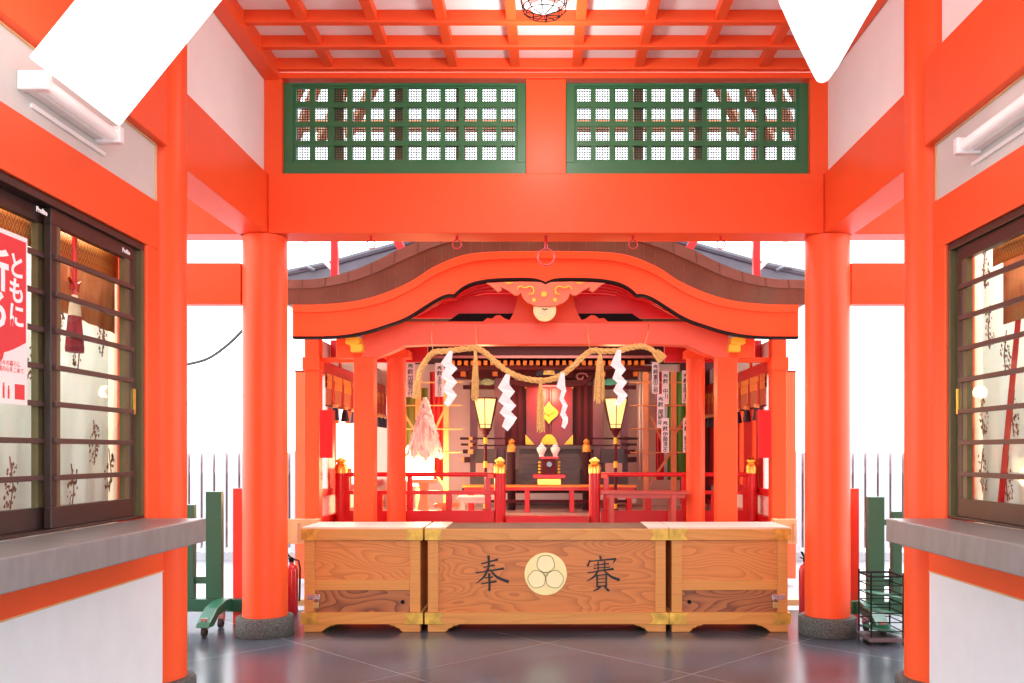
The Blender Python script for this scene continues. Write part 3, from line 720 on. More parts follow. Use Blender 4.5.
# ring fixed to bargeboard? no: soffit, curved rafters and dark gable back
bt = resample(B_, 60)
def lift(x, y): u = min(1, abs(x-X(CXG, YG))/2.44/0.62); return 0.30*u*u*(y-YG)/1.3
def slab(y0, y1, dz0, dz1, name):
    vs = []
    for x, z in bt: vs += [(x, y0, z+dz0+lift(x, y0)), (x, y0, z+dz1+lift(x, y0)), (x, y1, z+dz0+lift(x, y1)), (x, y1, z+dz1+lift(x, y1))]
    fs = []
    for k in range(len(bt)-1):
        p, q = 4*k, 4*k+4; fs += [(p,p+1,q+1,q),(p+2,q+2,q+3,p+3),(p,q,q+2,p+2),(p+1,p+3,q+3,q+1)]
    n4 = 4*len(bt); fs += [(0,2,3,1),(n4-4,n4-3,n4-1,n4-2)]
    return MB().add(vs, fs).build(name, mat('bright_red_lacquer', (0.85, 0.014, 0.016), 0.4), SH)
slab(YG+0.06, 9.9, 0.05, 0.02, 'soffit')
for k in range(6):
    y = YG+0.14+k*0.21; slab(y, y+0.06, 0.03, -0.012, 'curved_rafter')
# gable back wall with dark recess
BRED = mat('bright_red_lacquer', (0.85, 0.014, 0.016), 0.4)
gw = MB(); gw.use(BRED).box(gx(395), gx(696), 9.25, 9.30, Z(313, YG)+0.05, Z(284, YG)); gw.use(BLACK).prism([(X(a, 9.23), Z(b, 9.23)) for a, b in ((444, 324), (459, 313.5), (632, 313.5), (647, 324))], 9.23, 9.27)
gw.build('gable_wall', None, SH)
# main porch lintel
YL = 8.95
def lx(px): return X(px, YL)
def lz(py): return Z(py, YL)
half = [(362, 336), (362, 323.5), (545.5, 322.5)]
low = [(545.5, 346.5), (430, 346.5), (404, 346.5), (398, 350), (388, 352), (383, 357), (374, 358), (362, 358)]
ol = [(lx(a), lz(b)) for a, b in half+low]
full = ol+[(2*lx(545.5)-a, b) for a, b in ol[::-1]]
o = MB(); hl = [(lx(a), lz(b)) for a, b in [(362, 323), (383, 323), (404, 323), (430, 322.5), (545.5, 322.5)]]
tl = [(lx(a), lz(b)) for a, b in [(362, 357.5), (374, 358), (388, 353), (398, 348.5), (404, 345.5), (430, 344.3), (545.5, 344.3)]]
xs2 = sorted(set([a for a, b in tl])); xs2 = xs2+[2*lx(545.5)-a for a in xs2[::-1]][1:]
hp = [(x, lz(322.8)) for x in xs2]
tlf = tl+[(2*lx(545.5)-a, b) for a, b in tl[::-1]][1:]
MB().band(hp, at_x(tlf, xs2), YL, YL+0.18).build('porch_lintel', CORAL, SH, 0.006)
MB().box(lx(362), lx(729), YL-0.006, YL+0.19, lz(322.8), lz(322.8)+0.012).build('lintel_cap', VERM, SH)
# frog-leg strut between lintel and gable
st = [(545.5, 283), (519, 286), (517.5, 295), (516, 306), (513, 314), (509.5, 320), (505, 318.5), (500, 315), (496, 315.5), (492, 318.5), (487, 318), (483, 321.5), (480, 322.5), (545.5, 322.5)]
Ys = 9.03
p = [(X(a, Ys), Z(b, Ys)) for a, b in st]; c = X(545.5, Ys)
MB().prism(p+[(2*c-a, b) for a, b in p[::-1]][1:-1], Ys, Ys+0.10).build('frog_leg_strut', VERM, SH)
# gegyo pendant
Yp = 8.53
def pp(a, b): return (X(a, Yp), Z(b, Yp))
pe = [(545.5, 284.5), (540, 282), (520, 281.5), (497, 282.5), (486, 283), (490, 285), (494, 288.5), (498, 292), (502, 290), (500.5, 287), (504, 288.5), (508, 290.5), (511.5, 293), (515, 295.5), (519, 295), (521, 292.8), (522.5, 297.5), (525, 300.5), (528, 303), (531.5, 304), (533.5, 305.5), (545.5, 306.3)]
p = [pp(a, b) for a, b in pe]; c = X(545.5, Yp)
pen = MB().prism(p+[(2*c-a, b) for a, b in p[::-1]][1:-1], Yp, Yp+0.05).build('gable_pendant', mat('carved_coral', (0.90, 0.20, 0.10), 0.5), SH, 0.003)
d = MB().prism(octo(X(544.7, Yp), Z(309, Yp), X(556.3, Yp)-X(544.7, Yp), 40), Yp+0.052, Yp+0.08).build('gold_crest_disc', mat('pale_gold_crest', (1, 1, 1)), SH, 0.004)
q = MB()
for a in (90, 210, 330):
    ax, az = X(544.7, Yp)+0.05*math.cos(math.radians(a)), Z(309, Yp)+0.05*math.sin(math.radians(a))
    q.prism(octo(ax, az, 0.045, 20), Yp+0.046, Yp+0.0515)
q.build('crest_petals', mat('light_gold_petal', (1, 1, 1)), d)
MB().tube([(X(544.7, Yp)-0.025, Yp+0.042, Z(309, Yp)+0.01), (X(544.7, Yp), Yp+0.042, Z(309, Yp)), (X(544.7, Yp)+0.025, Yp+0.042, Z(309, Yp)+0.01)], 0.006, 5).build('crest_line', mat('olive_line', (1, 1, 1)), d)
for sx in (-1, 1):
    def fx(a): return 544.5+sx*(544.5-a)
    sc = [(517.5, 289.5), (518.5, 287), (521, 286.3), (523, 288), (526, 288), (529.5, 286.5), (532.5, 287.5), (533.8, 290.5), (533, 293.5), (530.5, 294.8), (529, 293.6)]
    MB().tube([(X(fx(a), Yp), Yp-0.008, Z(b, Yp)) for a, b in sc], 0.0065, 7).build('gold_scroll', GOLDP, pen)
    MB().prism(octo(X(fx(534), Yp), Z(300, Yp), 0.019, 12), Yp-0.01, Yp+0.01).build('gold_boss', GOLDP, pen)
    MB().prism([(X(fx(a), Yp), Z(b, Yp)) for a, b in ((505, 282.3), (513, 282.3), (511, 284), (507, 284))], Yp-0.01, Yp+0.01).build('gold_flake', GOLDP, pen)
MB().prism([(X(544+a, Yp), Z(294.3+b, Yp)) for a, b in ((-2.6, -1.6), (-1, -2.6), (1, -2.6), (2.6, -1.6), (2.6, 1.6), (1, 2.6), (-1, 2.6), (-2.6, 1.6))], Yp-0.01, Yp+0.01).build('gold_boss', GOLDP, pen)
# porch posts, gold bracket ends, plaster and side frames
for sx in (-1, 1):
    def mx_(p, Y): return X(545.5+sx*(545.5-p), Y)
    YP = 8.90
    def bx(name, m, a, b, y0, y1, t, bo, ref=None, bev=0.004):
        r = ref or y0
        return box(name, m, (mx_(a, r), mx_(b, r), y0, y1, Z(bo, r), Z(t, r)), SH, bev)
    box('porch_post', VERM, (mx_(353.5, YP), mx_(373.5, YP), YP, YP+0.2, 0.0, Z(357, YP)), SH, 0.006)
    MB().prism(octo(mx_(362.5, YP), Z(367, YP), 0.026, 6), YP-0.012, YP).build('peg_cap', VERM, SH)
    # stepped bracket
    bx('bracket_arm', VERM, 336, 366, 9.0, 9.12, 338, 358); bx('bracket_arm', VERM, 341, 354, 8.99, 9.13, 345, 358)
    bx('gold_block', GOLDP, 345.5, 359.5, 8.80, 8.95, 337, 343.8); bx('gold_block', GOLDP, 350.5, 362, 8.84, 8.99, 343.8, 351.5)
    # outer corner post and side beam of the hall
    YO = 9.45; xo = mx_(311.5, YO)
    box('corner_post', VERM, (mx_(304.5, YO), mx_(319, YO), YO, YO+0.15, 0.0, Z(334, YO)), SH, 0.004)
    box('post_collar', VERM, (mx_(302.5, YO), mx_(320, YO), YO-0.02, YO+0.17, Z(370, YO), Z(357, YO)), SH, 0.003)
    box('side_head_beam', RED, (sx*abs(xo)-sx*0.07, sx*abs(xo)+sx*0.05, YO+0.16, 13.39, Z(372, YO), Z(358, YO)), SH, 0.004)
    box('side_upper_plaster', mat('pale_lilac_plaster', (0.75, 0.66, 0.68), 0.7), (sx*abs(xo)-sx*0.02, sx*abs(xo)+sx*0.02, YO+0.15, 13.39, Z(357, YO), Z(336, YO)), SH)
    for k in range(2): box('side_upper_stud', VERM, (sx*abs(xo)-sx*0.04, sx*abs(xo)+sx*0.03, 10.6+k*1.2, 10.68+k*1.2, Z(357, YO), Z(338, YO)), SH)
    box('front_tie_beam', VERM, (mx_(319, 9.5), mx_(357, 9.5), 9.50, 9.58, Z(362, 9.5), Z(357.5, 9.5)), SH)
    # round hall posts
    xr = sx*1.68
    MB().lathe(xr, 10.0, [(0.105, 0.0), (0.105, Z(330, 10))], 32).build('round_hall_post', VERM, SH, smooth=True)
    box('hall_capital', VERM, (xr-0.13, xr+0.16, 9.88, 10.12, Z(358, 9.9), Z(350, 9.9)), SH, 0.004)
    # side wall sill and low panel, slender posts with openings
    xw = abs(xo)
    box('side_sill', RED, (sx*(xw-0.06), sx*(xw+0.05), YO+0.16, 13.39, 0.62, 0.80), SH)
    box('side_low_panel', PINK, (sx*(xw), sx*(xw+0.02), YO+0.16, 13.39, 0.80, 1.02), SH)
    box('side_rail', RED, (sx*(xw-0.04), sx*(xw+0.04), YO+0.16, 13.39, 1.02, 1.10), SH)
    for y0_, y1_ in (((10.02, 10.44),) if sx < 0 else ((10.1, 10.45), (10.62, 11.1), (11.26, 11.8), (11.96, 13.38))): box('side_board', RED, (sx*(xw-0.015), sx*(xw+0.02), y0_, y1_, 1.10, Z(372, YO)), SH)
    for k, y in enumerate((9.95, 10.5, 11.2, 11.9, 12.6)): box('side_mullion', VERM if k else PLASTER, (sx*(xw-0.035), sx*(xw+0.035), y, y+0.06, 1.10, Z(372, YO)), SH)
    # outer dark-capped post and its brace
    YQ = 10.6
    box('outer_post', mat('orange_paint', (0.90, 0.12, 0.03), 0.45), (mx_(295, YQ), mx_(305.5, YQ), YQ, YQ+0.12, 0.0, Z(371.5, YQ)), SH, 0.003)
    box('post_cap', BLACK, (mx_(294.5, YQ), mx_(306, YQ), YQ-0.01, YQ+0.13, Z(371.5, YQ), Z(370.3, YQ)), SH)
    # red box panel hanging on the corner post
    box('post_panel', RED, (mx_(319.5, 9.3), mx_(332.5, 9.3), 9.3, 9.42, Z(458, 9.3), Z(410, 9.3)), SH, 0.003)
# hall floor, step and platform
box('hall_floor', mat('pinkish_boards', (0.60, 0.34, 0.30), 0.25, var=0.08), (-2.6, 2.6, 10.3, 13.2, 0.66, 0.72), SH)
box('porch_floor', RED, (-2.6, 2.6, 9.6, 10.3, 0.58, 0.70), SH, 0.004)
box('hall_base', mat('red_base_boards', (0.55, 0.04, 0.03), 0.4), (-2.6, 2.6, 9.7, 13.2, 0.0, 0.58), SH)
box('threshold', RED, (X(506, 10.22), X(588, 10.22), 10.16, 10.28, 0.66, 0.775), SH, 0.004)
# balustrade
YR = 10.25
def railing(px0, px1, mids):
    x0, x1 = X(px0, YR), X(px1, YR)
    t = empty('balustrade', ((x0+x1)/2, YR, 0.72), f'red balustrade with low panels {"left" if x0 < 0 else "right"} of the opening to the altar', 'railing', 'red balustrades')
    zt, zm, zb = Z(474.5, YR), Z(492.5, YR), Z(513.5, YR)
    MB().tube([(x0, YR, zt), (x1, YR, zt)], 0.026, 14).build('top_rail', RED, t, smooth=True)
    MB().box(x0, x1, YR-0.03, YR+0.03, zm-0.022, zm+0.022).build('middle_rail', RED, t, 0.004)
    MB().box(x0, x1, YR-0.035, YR+0.035, 0.70, Z(510.5, YR)).build('bottom_rail', RED, t, 0.004)
    for m_ in mids: MB().box(X(m_, YR)-0.035, X(m_, YR)+0.035, YR-0.025, YR+0.025, Z(510.5, YR), zm-0.02).build('baluster', RED, t, 0.003)
    for m_ in mids[::2]: MB().box(X(m_, YR)-0.03, X(m_, YR)+0.03, YR-0.025, YR+0.025, zm+0.02, zt-0.02).build('baluster', RED, t, 0.003)
    return t
def newel(x, y, t, top=Z(458, YR)):
    MB().lathe(x, y, [(0.066, 0.70), (0.066, top-0.17)], 24).build('newel_post', RED, t, smooth=True)
    z = top
    MB().lathe(x, y, [(0.070, z-0.175), (0.072, z-0.10), (0.062, z-0.085), (0.068, z-0.075), (0.044, z-0.066), (0.046, z-0.055), (0.062, z-0.04), (0.060, z-0.022), (0.035, z-0.008), (0.006, z+0.012)], 24).build('gold_finial', GOLD, t, smooth=True)
l = railing(341, 494, (347, 380, 410, 449, 488)); newel(X(500, YR), YR, l); newel(X(341, YR), YR, l)
r = railing(601, 752, (606, 648, 684, 714, 746)); newel(X(594.5, YR), YR, r); newel(X(752, YR), YR, r)
for rr, px_, d_ in ((l, 491, -1), (r, 604, 1)):
    MB().box(X(px_-3, YR), X(px_+3, YR), YR-0.05, YR+0.05, Z(478, YR), Z(474, YR)).build('rail_end', CORAL, rr, 0.003)

# interior shell
IN = SH
box('back_wall', mat('salmon_plaster', (0.88, 0.56, 0.44), 0.7), (-2.6, 2.6, 13.4, 13.46, 0.0, 3.6), IN)
box('back_wall_board', MAROON, (2.02, 2.58, 13.37, 13.395, 0.73, 2.9), IN)
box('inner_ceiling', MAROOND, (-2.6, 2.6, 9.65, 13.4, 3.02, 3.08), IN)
for sx in (-1, 1): box('inner_frieze', RED, (sx*1.35, sx*2.45, 10.12, 10.2, Z(362, 10.12), Z(340, 10.12)), IN)
# altar facade
YA = 13.0
def ax(p, Y=YA): return X(p, Y)
def az(p, Y=YA): return Z(p, Y)
AL = empty('altar_shrine', (X(549, YA), YA, 0.72), 'dark red altar shrine with gold fitted doors at the back of the hall', 'altar')
def ab(name, m, a, b, t, bo, y0, y1, bev=0.0): return box(name, m, (X(a, y0), X(b, y0), y0, y1, Z(bo, y0), Z(t, y0)), AL, bev)
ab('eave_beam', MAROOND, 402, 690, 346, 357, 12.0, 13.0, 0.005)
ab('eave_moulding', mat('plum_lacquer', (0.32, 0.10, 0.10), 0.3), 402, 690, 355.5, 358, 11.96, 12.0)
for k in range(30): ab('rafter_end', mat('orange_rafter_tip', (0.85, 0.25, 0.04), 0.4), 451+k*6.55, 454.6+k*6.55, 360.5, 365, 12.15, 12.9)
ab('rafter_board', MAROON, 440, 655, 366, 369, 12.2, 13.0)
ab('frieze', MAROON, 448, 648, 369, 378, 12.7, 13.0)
for px in (463, 495, 603, 636): 
    ab('bracket_block', RED, px-4, px+4, 365, 370, 12.6, 12.8); ab('bracket_block', mat('orange_rafter_tip', (0,0,0)), px-2.5, px+2.5, 370.5, 376, 12.6, 12.8)
for a, b_ in ((494.5, 505), (593, 603.5)): ab('altar_post', mat('mauve_lacquer', (0.17, 0.04, 0.055), 0.35), a, b_, 366, 470, 12.75, 12.95, 0.004)
for a, b_ in ((470, 477), (621, 628)): ab('altar_outer_post', mat('mauve_lacquer', (0,0,0)), a, b_, 382, 470, 12.85, 12.98)
ab('altar_tie', MAROON, 463, 495, 385, 389, 12.8, 12.9); ab('altar_tie', MAROON, 603, 636, 385, 389, 12.8, 12.9)
ab('side_wall_panel', MAROON, 505, 525, 385, 447, 12.9, 12.96); ab('side_wall_panel', MAROON, 574.5, 593, 385, 447, 12.9, 12.96)
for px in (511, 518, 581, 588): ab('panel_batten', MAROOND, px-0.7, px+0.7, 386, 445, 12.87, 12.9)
# curved tie over the doors
cv = cr([(X(a, 12.6), Z(b, 12.6)) for a, b in ((506, 377), (512, 382), (520, 384), (549, 384.5), (578, 384), (586, 382), (592, 377))], 6)
MB().band([(a, b+0.045) for a, b in cv], [(a, b-0.03) for a, b in cv], 12.6, 12.75).build('curved_tie', MAROON, AL)
for sx in (-1, 1):
    px = 549+sx*32
    MB().tube([(X(px+sx*(7-6*t_/10)*math.cos(t_*0.75), 12.55), 12.55, Z(377-(5-4.5*t_/10)*math.sin(t_*0.75), 12.55)) for t_ in range(10)], 0.016, 6).build('cloud_scroll', mat('plum_lacquer', (0,0,0)), AL)
# doors
DR = mat('altar_door_red', (0.16, 0.005, 0.006), 0.3)
for a, b_ in ((525, 548.6), (549.4, 573.5)):
    dd = ab('altar_door', DR, a, b_, 385, 446, 12.86, 12.92, 0.004)
for px in (525.4, 573.4): ab('door_frame', BLACK, px-0.8, px+0.8, 384, 447, 12.84, 12.86)
ab('door_seam', MAROOND, 546.5, 547.3, 386, 446, 12.85, 12.86); ab('door_seam', MAROOND, 551, 551.8, 386, 446, 12.85, 12.86)
YD = 12.82
def gp(name, pts, m=GOLDP, y=YD): return MB().prism([(X(a, y), Z(b, y)) for a, b in pts], y, y+0.02).build(name, m, AL, 0.003)
gp('gold_lozenge_plate', [(549, 401.5), (552, 406), (557, 410), (558.5, 412.5), (557, 416), (552, 420), (549, 424), (546, 420), (541, 416), (539.7, 412.5), (541, 410), (546, 406)])
gp('gold_bird_relief', [(545, 411), (549, 413.5), (553, 411), (554, 413), (549, 416.5), (544, 413)], mat('deep_gold', (0.55, 0.30, 0.03), 0.35, 0.4), YD-0.012)
gp('gold_corner_plate', [(525.5, 434.5), (534.5, 444.5), (525.5, 444.5)]); gp('gold_corner_plate', [(573, 434.5), (564, 444.5), (573, 444.5)])
gp('gold_foot_plate', [(540, 444.5), (543, 438), (546.5, 434.5), (551.5, 434.5), (555, 438), (558, 444.5)])
gp('gold_top_plate', [(545, 385.5), (553, 385.5), (551.5, 387.5), (546.5, 387.5)]); gp('gold_top_plate', [(525, 385.5), (528.5, 385.5), (525, 388.5)]); gp('gold_top_plate', [(573, 385.5), (569.5, 385.5), (573, 388.5)])
# carved ornament above the doors
NAVY = mat('navy_carving', (0.02, 0.035, 0.10), 0.5)
q = MB(); yo = 12.45
q.prism([(X(549+a*1.15, yo), Z(370+b*1.3, yo)) for a, b in ((-11, 4), (-10, -1), (-7, -5), (-4, -3.5), (0, -4.5), (4, -3.5), (8, -5), (10, -1), (11, 4))], yo, yo+0.08)
o_ = q.build('carved_ornament', NAVY, AL, 0.004)
MB().prism([(X(549+a, yo), Z(371.5+b, yo)) for a, b in ((-6, 3), (-5, -1), (0, -2.5), (5, -1), (6, 3))], yo-0.015, yo).build('ornament_gold', GOLD, AL)
MB().prism(octo(X(549, yo), Z(371, yo), 0.032, 8), yo-0.03, yo-0.015).build('white_flower', WHITE, AL)
for px, cc in ((487.5, (0.25, 0.28, 0.14)), (610, (0.05, 0.35, 0.24))):
    y = 12.5
    MB().prism([(X(px+7*math.cos(a), y), Z(382.5-4.0*math.sin(a)*(1.0 if math.sin(a) > 0 else 0.7), y)) for a in [2*PI*i/16 for i in range(16)]], y, y+0.08).build('carved_leaf_boss', mat('carving_%d' % px, cc, 0.5, var=0.4, scale=30), AL, 0.006)
# stairs up to the doors
for k in range(7): ab('step', GREYSTEP, 519, 580, 448.5+k*5.3, 453.8+k*5.3, 12.70-k*0.09, 12.80-k*0.09, 0.003)
ab('door_ledge', GREYSTEP, 505, 594, 445.5, 449, 12.62, 12.86)
for px in (511.5, 586.5):
    y = 12.1; x = X(px, y)
    MB().lathe(x, y, [(0.055, 0.72), (0.055, Z(452, y))], 20).build('stair_newel', MAROOND, AL, smooth=True)
    z = Z(438.5, y)
    MB().lathe(x, y, [(0.06, z-0.18), (0.058, z-0.11), (0.045, z-0.09), (0.05, z-0.08), (0.032, z-0.07), (0.045, z-0.04), (0.02, z-0.01), (0.004, z)], 20).build('newel_finial', mat('copper_gold', (0.85, 0.33, 0.06), 0.35, 0.6), AL, smooth=True)
for sx in (-1, 1):
    def rx(p): return X(549+sx*(549-p), 12.3)
    for a, b_, zz, th in ((460, 478, 438.5, 2.4), (461, 476, 444.5, 2.2), (478, 520, 438.5, 1.6), (478, 506, 445.5, 1.4)):
        box('altar_rail', MAROOND, (rx(a), rx(b_), 12.3, 12.36, Z(zz+th/2, 12.3), Z(zz-th/2, 12.3)), AL)
    for a, b_, t_, bo, mm in ((469, 472.5, 437, 440, OWOOD), (468.5, 472.5, 443, 446.5, OWOOD), (463, 468, 449.5, 453.5, MAROOND), (468, 473, 449.5, 454, OWOOD), (461.5, 465, 457, 462, OWOOD), (464, 470, 457, 462.5, MAROOND)):
        if sx > 0 and mm is OWOOD: mm = MAROOND
        box('rail_block', mm, (rx(a), rx(b_), 12.28, 12.40, Z(bo, 12.3), Z(t_, 12.3)), AL, 0.002)
    box('base_plinth', GREYSTEP, (rx(472), rx(496), 12.5, 12.9, Z(463, 12.5), Z(449, 12.5)), AL)
    box('base_panel', mat('rose_panel', (0.55, 0.28, 0.24), 0.5), (rx(475), rx(492), 12.42, 12.5, Z(474, 12.5), Z(463, 12.5)), AL)
ab('base_board', GREYSTEP, 470, 628, 470, 488, 12.55, 12.9)
ab('white_skirting', mat('rose_white', (0.88, 0.78, 0.76), 0.3), 462, 636, 493, 503, 12.6, 12.7)
ab('dark_skirting', MAROOND, 462, 636, 488, 493, 12.58, 12.7); ab('dark_skirting', GREYSTEP, 500, 600, 503, 505.5, 12.5, 12.6)

# long offering table
YT = 11.55
t = empty('offering_table', (X(549, YT), YT, 0.72), 'long low red table with an orange top in front of the altar', 'table')
zt = Z(485.5, YT)
MB().box(X(462, YT), X(637, YT), YT, YT+0.35, zt-0.025, zt).build('tabletop', mat('orange_lacquer_top', (0.85, 0.26, 0.03), 0.3), t, 0.004)
MB().box(X(464, YT), X(635, YT), YT+0.02, YT+0.33, zt-0.065, zt-0.026).build('apron', RED, t)
for px in (470, 527, 572, 630):
    for y in (YT+0.04, YT+0.28): MB().box(X(px-2.3, YT), X(px+2.3, YT), y, y+0.04, 0.721, zt-0.066).build('leg', RED, t, 0.003)
MB().box(X(470, YT), X(630, YT), YT+0.27, YT+0.30, Z(504, YT), Z(501, YT)).build('stretcher', MAROON, t)
# mirror stand and vases
ym = 11.62; cxm = X(549.3, ym)
t = empty('mirror_stand', (cxm, ym, zt), 'small red stand with round mirror and gold sides on the orange table', 'stand')
g = MB().box(cxm-0.155, cxm+0.155, ym, ym+0.2, zt+0.001, Z(478.5, ym)).build('gold_base', GOLD, t, 0.008)
MB().box(cxm-0.21, cxm+0.21, ym-0.02, ym+0.22, Z(478.3, ym), Z(474.5, ym)).build('red_tray', RED, t, 0.004)
MB().prism([(cxm-0.10, Z(474.4, ym)), (cxm+0.10, Z(474.4, ym)), (cxm+0.085, Z(459, ym)), (cxm-0.085, Z(459, ym))], ym+0.02, ym+0.16).build('red_cabinet', MAROON, t, 0.004)
MB().box(cxm-0.125, cxm+0.125, ym, ym+0.18, Z(459, ym), Z(456.7, ym)).build('red_top', RED, t, 0.004)
MB().prism(octo(cxm, Z(464.3, ym), 0.034, 24), ym+0.005, ym+0.02).build('mirror', mat('mirror_silver', (0.16, 0.18, 0.19), 0.25, 0.6), t)
for sx in (-1, 1):
    for k in range(4): MB().lathe(cxm+sx*0.125, ym+0.08, [(0.003, Z(472.5-k*3.4, ym)-0.018), (0.02, Z(472.5-k*3.4, ym)-0.01), (0.022, Z(472.5-k*3.4, ym)+0.008), (0.003, Z(472.5-k*3.4, ym)+0.018)], 12).build('gold_ornament', GOLDP, t, smooth=True)
for px, wh in ((541.5, 'left'), (555.3, 'right')):
    xv = X(px, ym+0.09); zb = Z(456.7, ym)
    t = empty('porcelain_vase', (xv, ym+0.09, zb), f'small white lidded porcelain jar, the {wh} one on the mirror stand', 'vase', 'white jars on the stand')
    PORC = mat('porcelain', (0.86, 0.80, 0.78), 0.15)
    MB().lathe(xv, ym+0.09, [(0.036, zb+0.001), (0.030, zb+0.02), (0.045, zb+0.05), (0.066, zb+0.095), (0.060, zb+0.12), (0.034, zb+0.135)], 24).build('body', PORC, t, smooth=True)
    MB().lathe(xv, ym+0.09, [(0.040, zb+0.137), (0.040, zb+0.144), (0.02, zb+0.158), (0.008, zb+0.165), (0.012, zb+0.175), (0.003, zb+0.188)], 20).build('lid', PORC, t, smooth=True)

# standing lanterns
def standing_lantern(px, label):
    y = 11.2; x = X(px, y)
    t = empty('standing_lantern', (x, y, 0.72), label, 'lantern', 'lit standing lanterns')
    zt_, zb_ = Z(398.5, y), Z(428, y); rt, rb_ = 0.165, 0.078
    MB().lathe(x, y, [(rb_-0.006, zb_), (rt-0.006, zt_-0.01)], 6, rot=PI/6).build('paper_shade', PAPERLIT, t)
    f = MB()
    for k in range(6):
        a = PI/6+k*PI/3; f.bar((x+rb_*math.cos(a), y+rb_*math.sin(a), zb_), (x+rt*math.cos(a), y+rt*math.sin(a), zt_), 0.011)
        b_ = a+PI/3
        f.bar((x+rt*math.cos(a), y+rt*math.sin(a), zt_), (x+rt*math.cos(b_), y+rt*math.sin(b_), zt_), 0.013, 0.018)
        r2 = rb_+(rt-rb_)*0.12; z2 = zb_+(zt_-zb_)*0.12
        f.bar((x+r2*math.cos(a), y+r2*math.sin(a), z2), (x+r2*math.cos(b_), y+r2*math.sin(b_), z2), 0.008)
    f.build('frame', MAROOND, t)
    MB().lathe(x, y, [(0.02, zb_-0.10), (0.045, zb_-0.075), (0.05, zb_-0.05), (0.075, zb_-0.02), (0.082, zb_)], 16).build('socket', MAROON, t, smooth=True)
    MB().lathe(x, y, [(0.02, 0.78), (0.02, zb_-0.10)], 14).build('pole', MAROON, t, smooth=True)
    for z_ in (zb_-0.12, zb_-0.42, 0.86): MB().lathe(x, y, [(0.024, z_-0.08), (0.024, z_)], 14).build('gold_sleeve', GOLDP, t, smooth=True)
    MB().lathe(x, y, [(0.16, 0.722), (0.16, 0.745), (0.06, 0.77), (0.025, 0.80)], 8).build('foot', MAROON, t)
standing_lantern(485.5, 'lit paper lantern on a pole left of the altar doors')
standing_lantern(615.5, 'lit paper lantern on a pole right of the altar doors')

# lantern and altar lights, then added fill lamps inside the hall
for sx in (-1, 1): lit('hall_lantern_light', 'POINT', (X(549, 11.2)+sx*0.82, 11.05, 2.25), 4, (1, 0.62, 0.3), 0.08)
lit('altar_spot', 'AREA', (X(549, 12.2), 12.52, 2.36), 3.0, (1, 0.3, 0.18), 0.25, rot=(math.radians(50), 0, 0))
for y, wh in ((10.5, 'nearer'), (11.6, 'farther')):
    HL = empty('added_hall_lamp', (0, y, 3.0), f'added unseen fill lamp beneath the ceiling inside the shrine hall, {wh} of two', 'lamp', 'added fill lamps in the hall')
    MB().box(-0.9, 0.9, y, y+0.09, 2.955, 3.015).build('housing', TUBEW, HL)
    lit('hall_fill_light', 'AREA', (0, y+0.04, 2.94), 4.5, (1, 0.80, 0.66), 1.7, sy=0.08)  # out-of-view light added to brighten the hall interior

# ------------------------------------------------------------------ sacred rope
YW = 8.72
def rp(a, b): return (X(a, YW), YW, Z(b, YW))
ROPE = empty('sacred_rope', (X(545, YW), YW, Z(323, YW)), 'long twisted straw rope looping across the front of the porch', 'rope')
path = cr([(lambda a: (a[0], a[1], a[2]-0.012))(rp(*p)) for p in ((418, 381), (420, 370), (425, 361), (433, 351.5), (445, 350), (458, 348.5), (470, 347), (478, 347.5), (487, 353), (498, 363), (510, 371.5), (522, 376.5), (535, 379), (548, 378.8), (560, 374.5), (572, 366), (583, 355.5), (592, 349.5), (604, 350), (618, 349.5), (630, 346.5), (641, 345), (650, 347.5), (656, 352))], 9)
for k in range(3):
    pts = []
    for i, p in enumerate(path):
        t_ = (Vector(path[min(i+1, len(path)-1)])-Vector(path[max(i-1, 0)])).normalized()
        n1 = Vector((0, 1, 0)); n2 = t_.cross(n1).normalized(); a = i*0.52+k*2*PI/3
        env = 0.6+0.4*min(1, i/20, (len(path)-1-i)/20)
        pts.append(Vector(p)+(n1*math.cos(a)+n2*math.sin(a))*0.0145*env)
    MB().tube(pts, 0.0168, 7).build('rope_strand', STRAW, ROPE, smooth=True)
def bundle(name, a, b, wa, wb, n, parent, tie=True, seed=1, mt=STRAW):
    a = Vector(a); b = Vector(b); mb = MB(); rs = random.Random(seed)
    d = (b-a).normalized(); n1 = Vector((0, 1, 0)); n2 = d.cross(n1).normalized()
    for k in range(n):
        an = rs.uniform(0, 2*PI); r = math.sqrt(rs.random()); e = rs.uniform(0.86, 1.0)
        def at(t_, w): return a+(b-a)*t_*e+(n1*math.cos(an)*0.6+n2*math.sin(an))*r*w
        mb.tube([at(0, wa), at(0.25, wa+(wb-wa)*0.55), at(0.65, wa+(wb-wa)*0.9), at(1, wb)], 0.0055, 5)
    o = mb.build(name, mt, parent)
    return o
bundle('frayed_end', rp(418, 380), rp(415.5, 399), 0.035, 0.03, 40, ROPE, seed=4)
bundle('frayed_end', rp(655, 351.5), rp(663.5, 360.5), 0.03, 0.05, 40, ROPE, seed=5)
for i, (a, b, c, d2) in enumerate(((430, 323.5, 433, 351), (474.5, 323.5, 477, 347), (586.5, 322, 590, 350), (652, 322, 644, 346))):
    MB().tube([(X(a, YW), 8.935, Z(b, 8.93)), rp((a+c)/2, (b+d2)/2), rp(c, d2)], 0.0035, 5).build('hanging_cord', STRAW, ROPE)
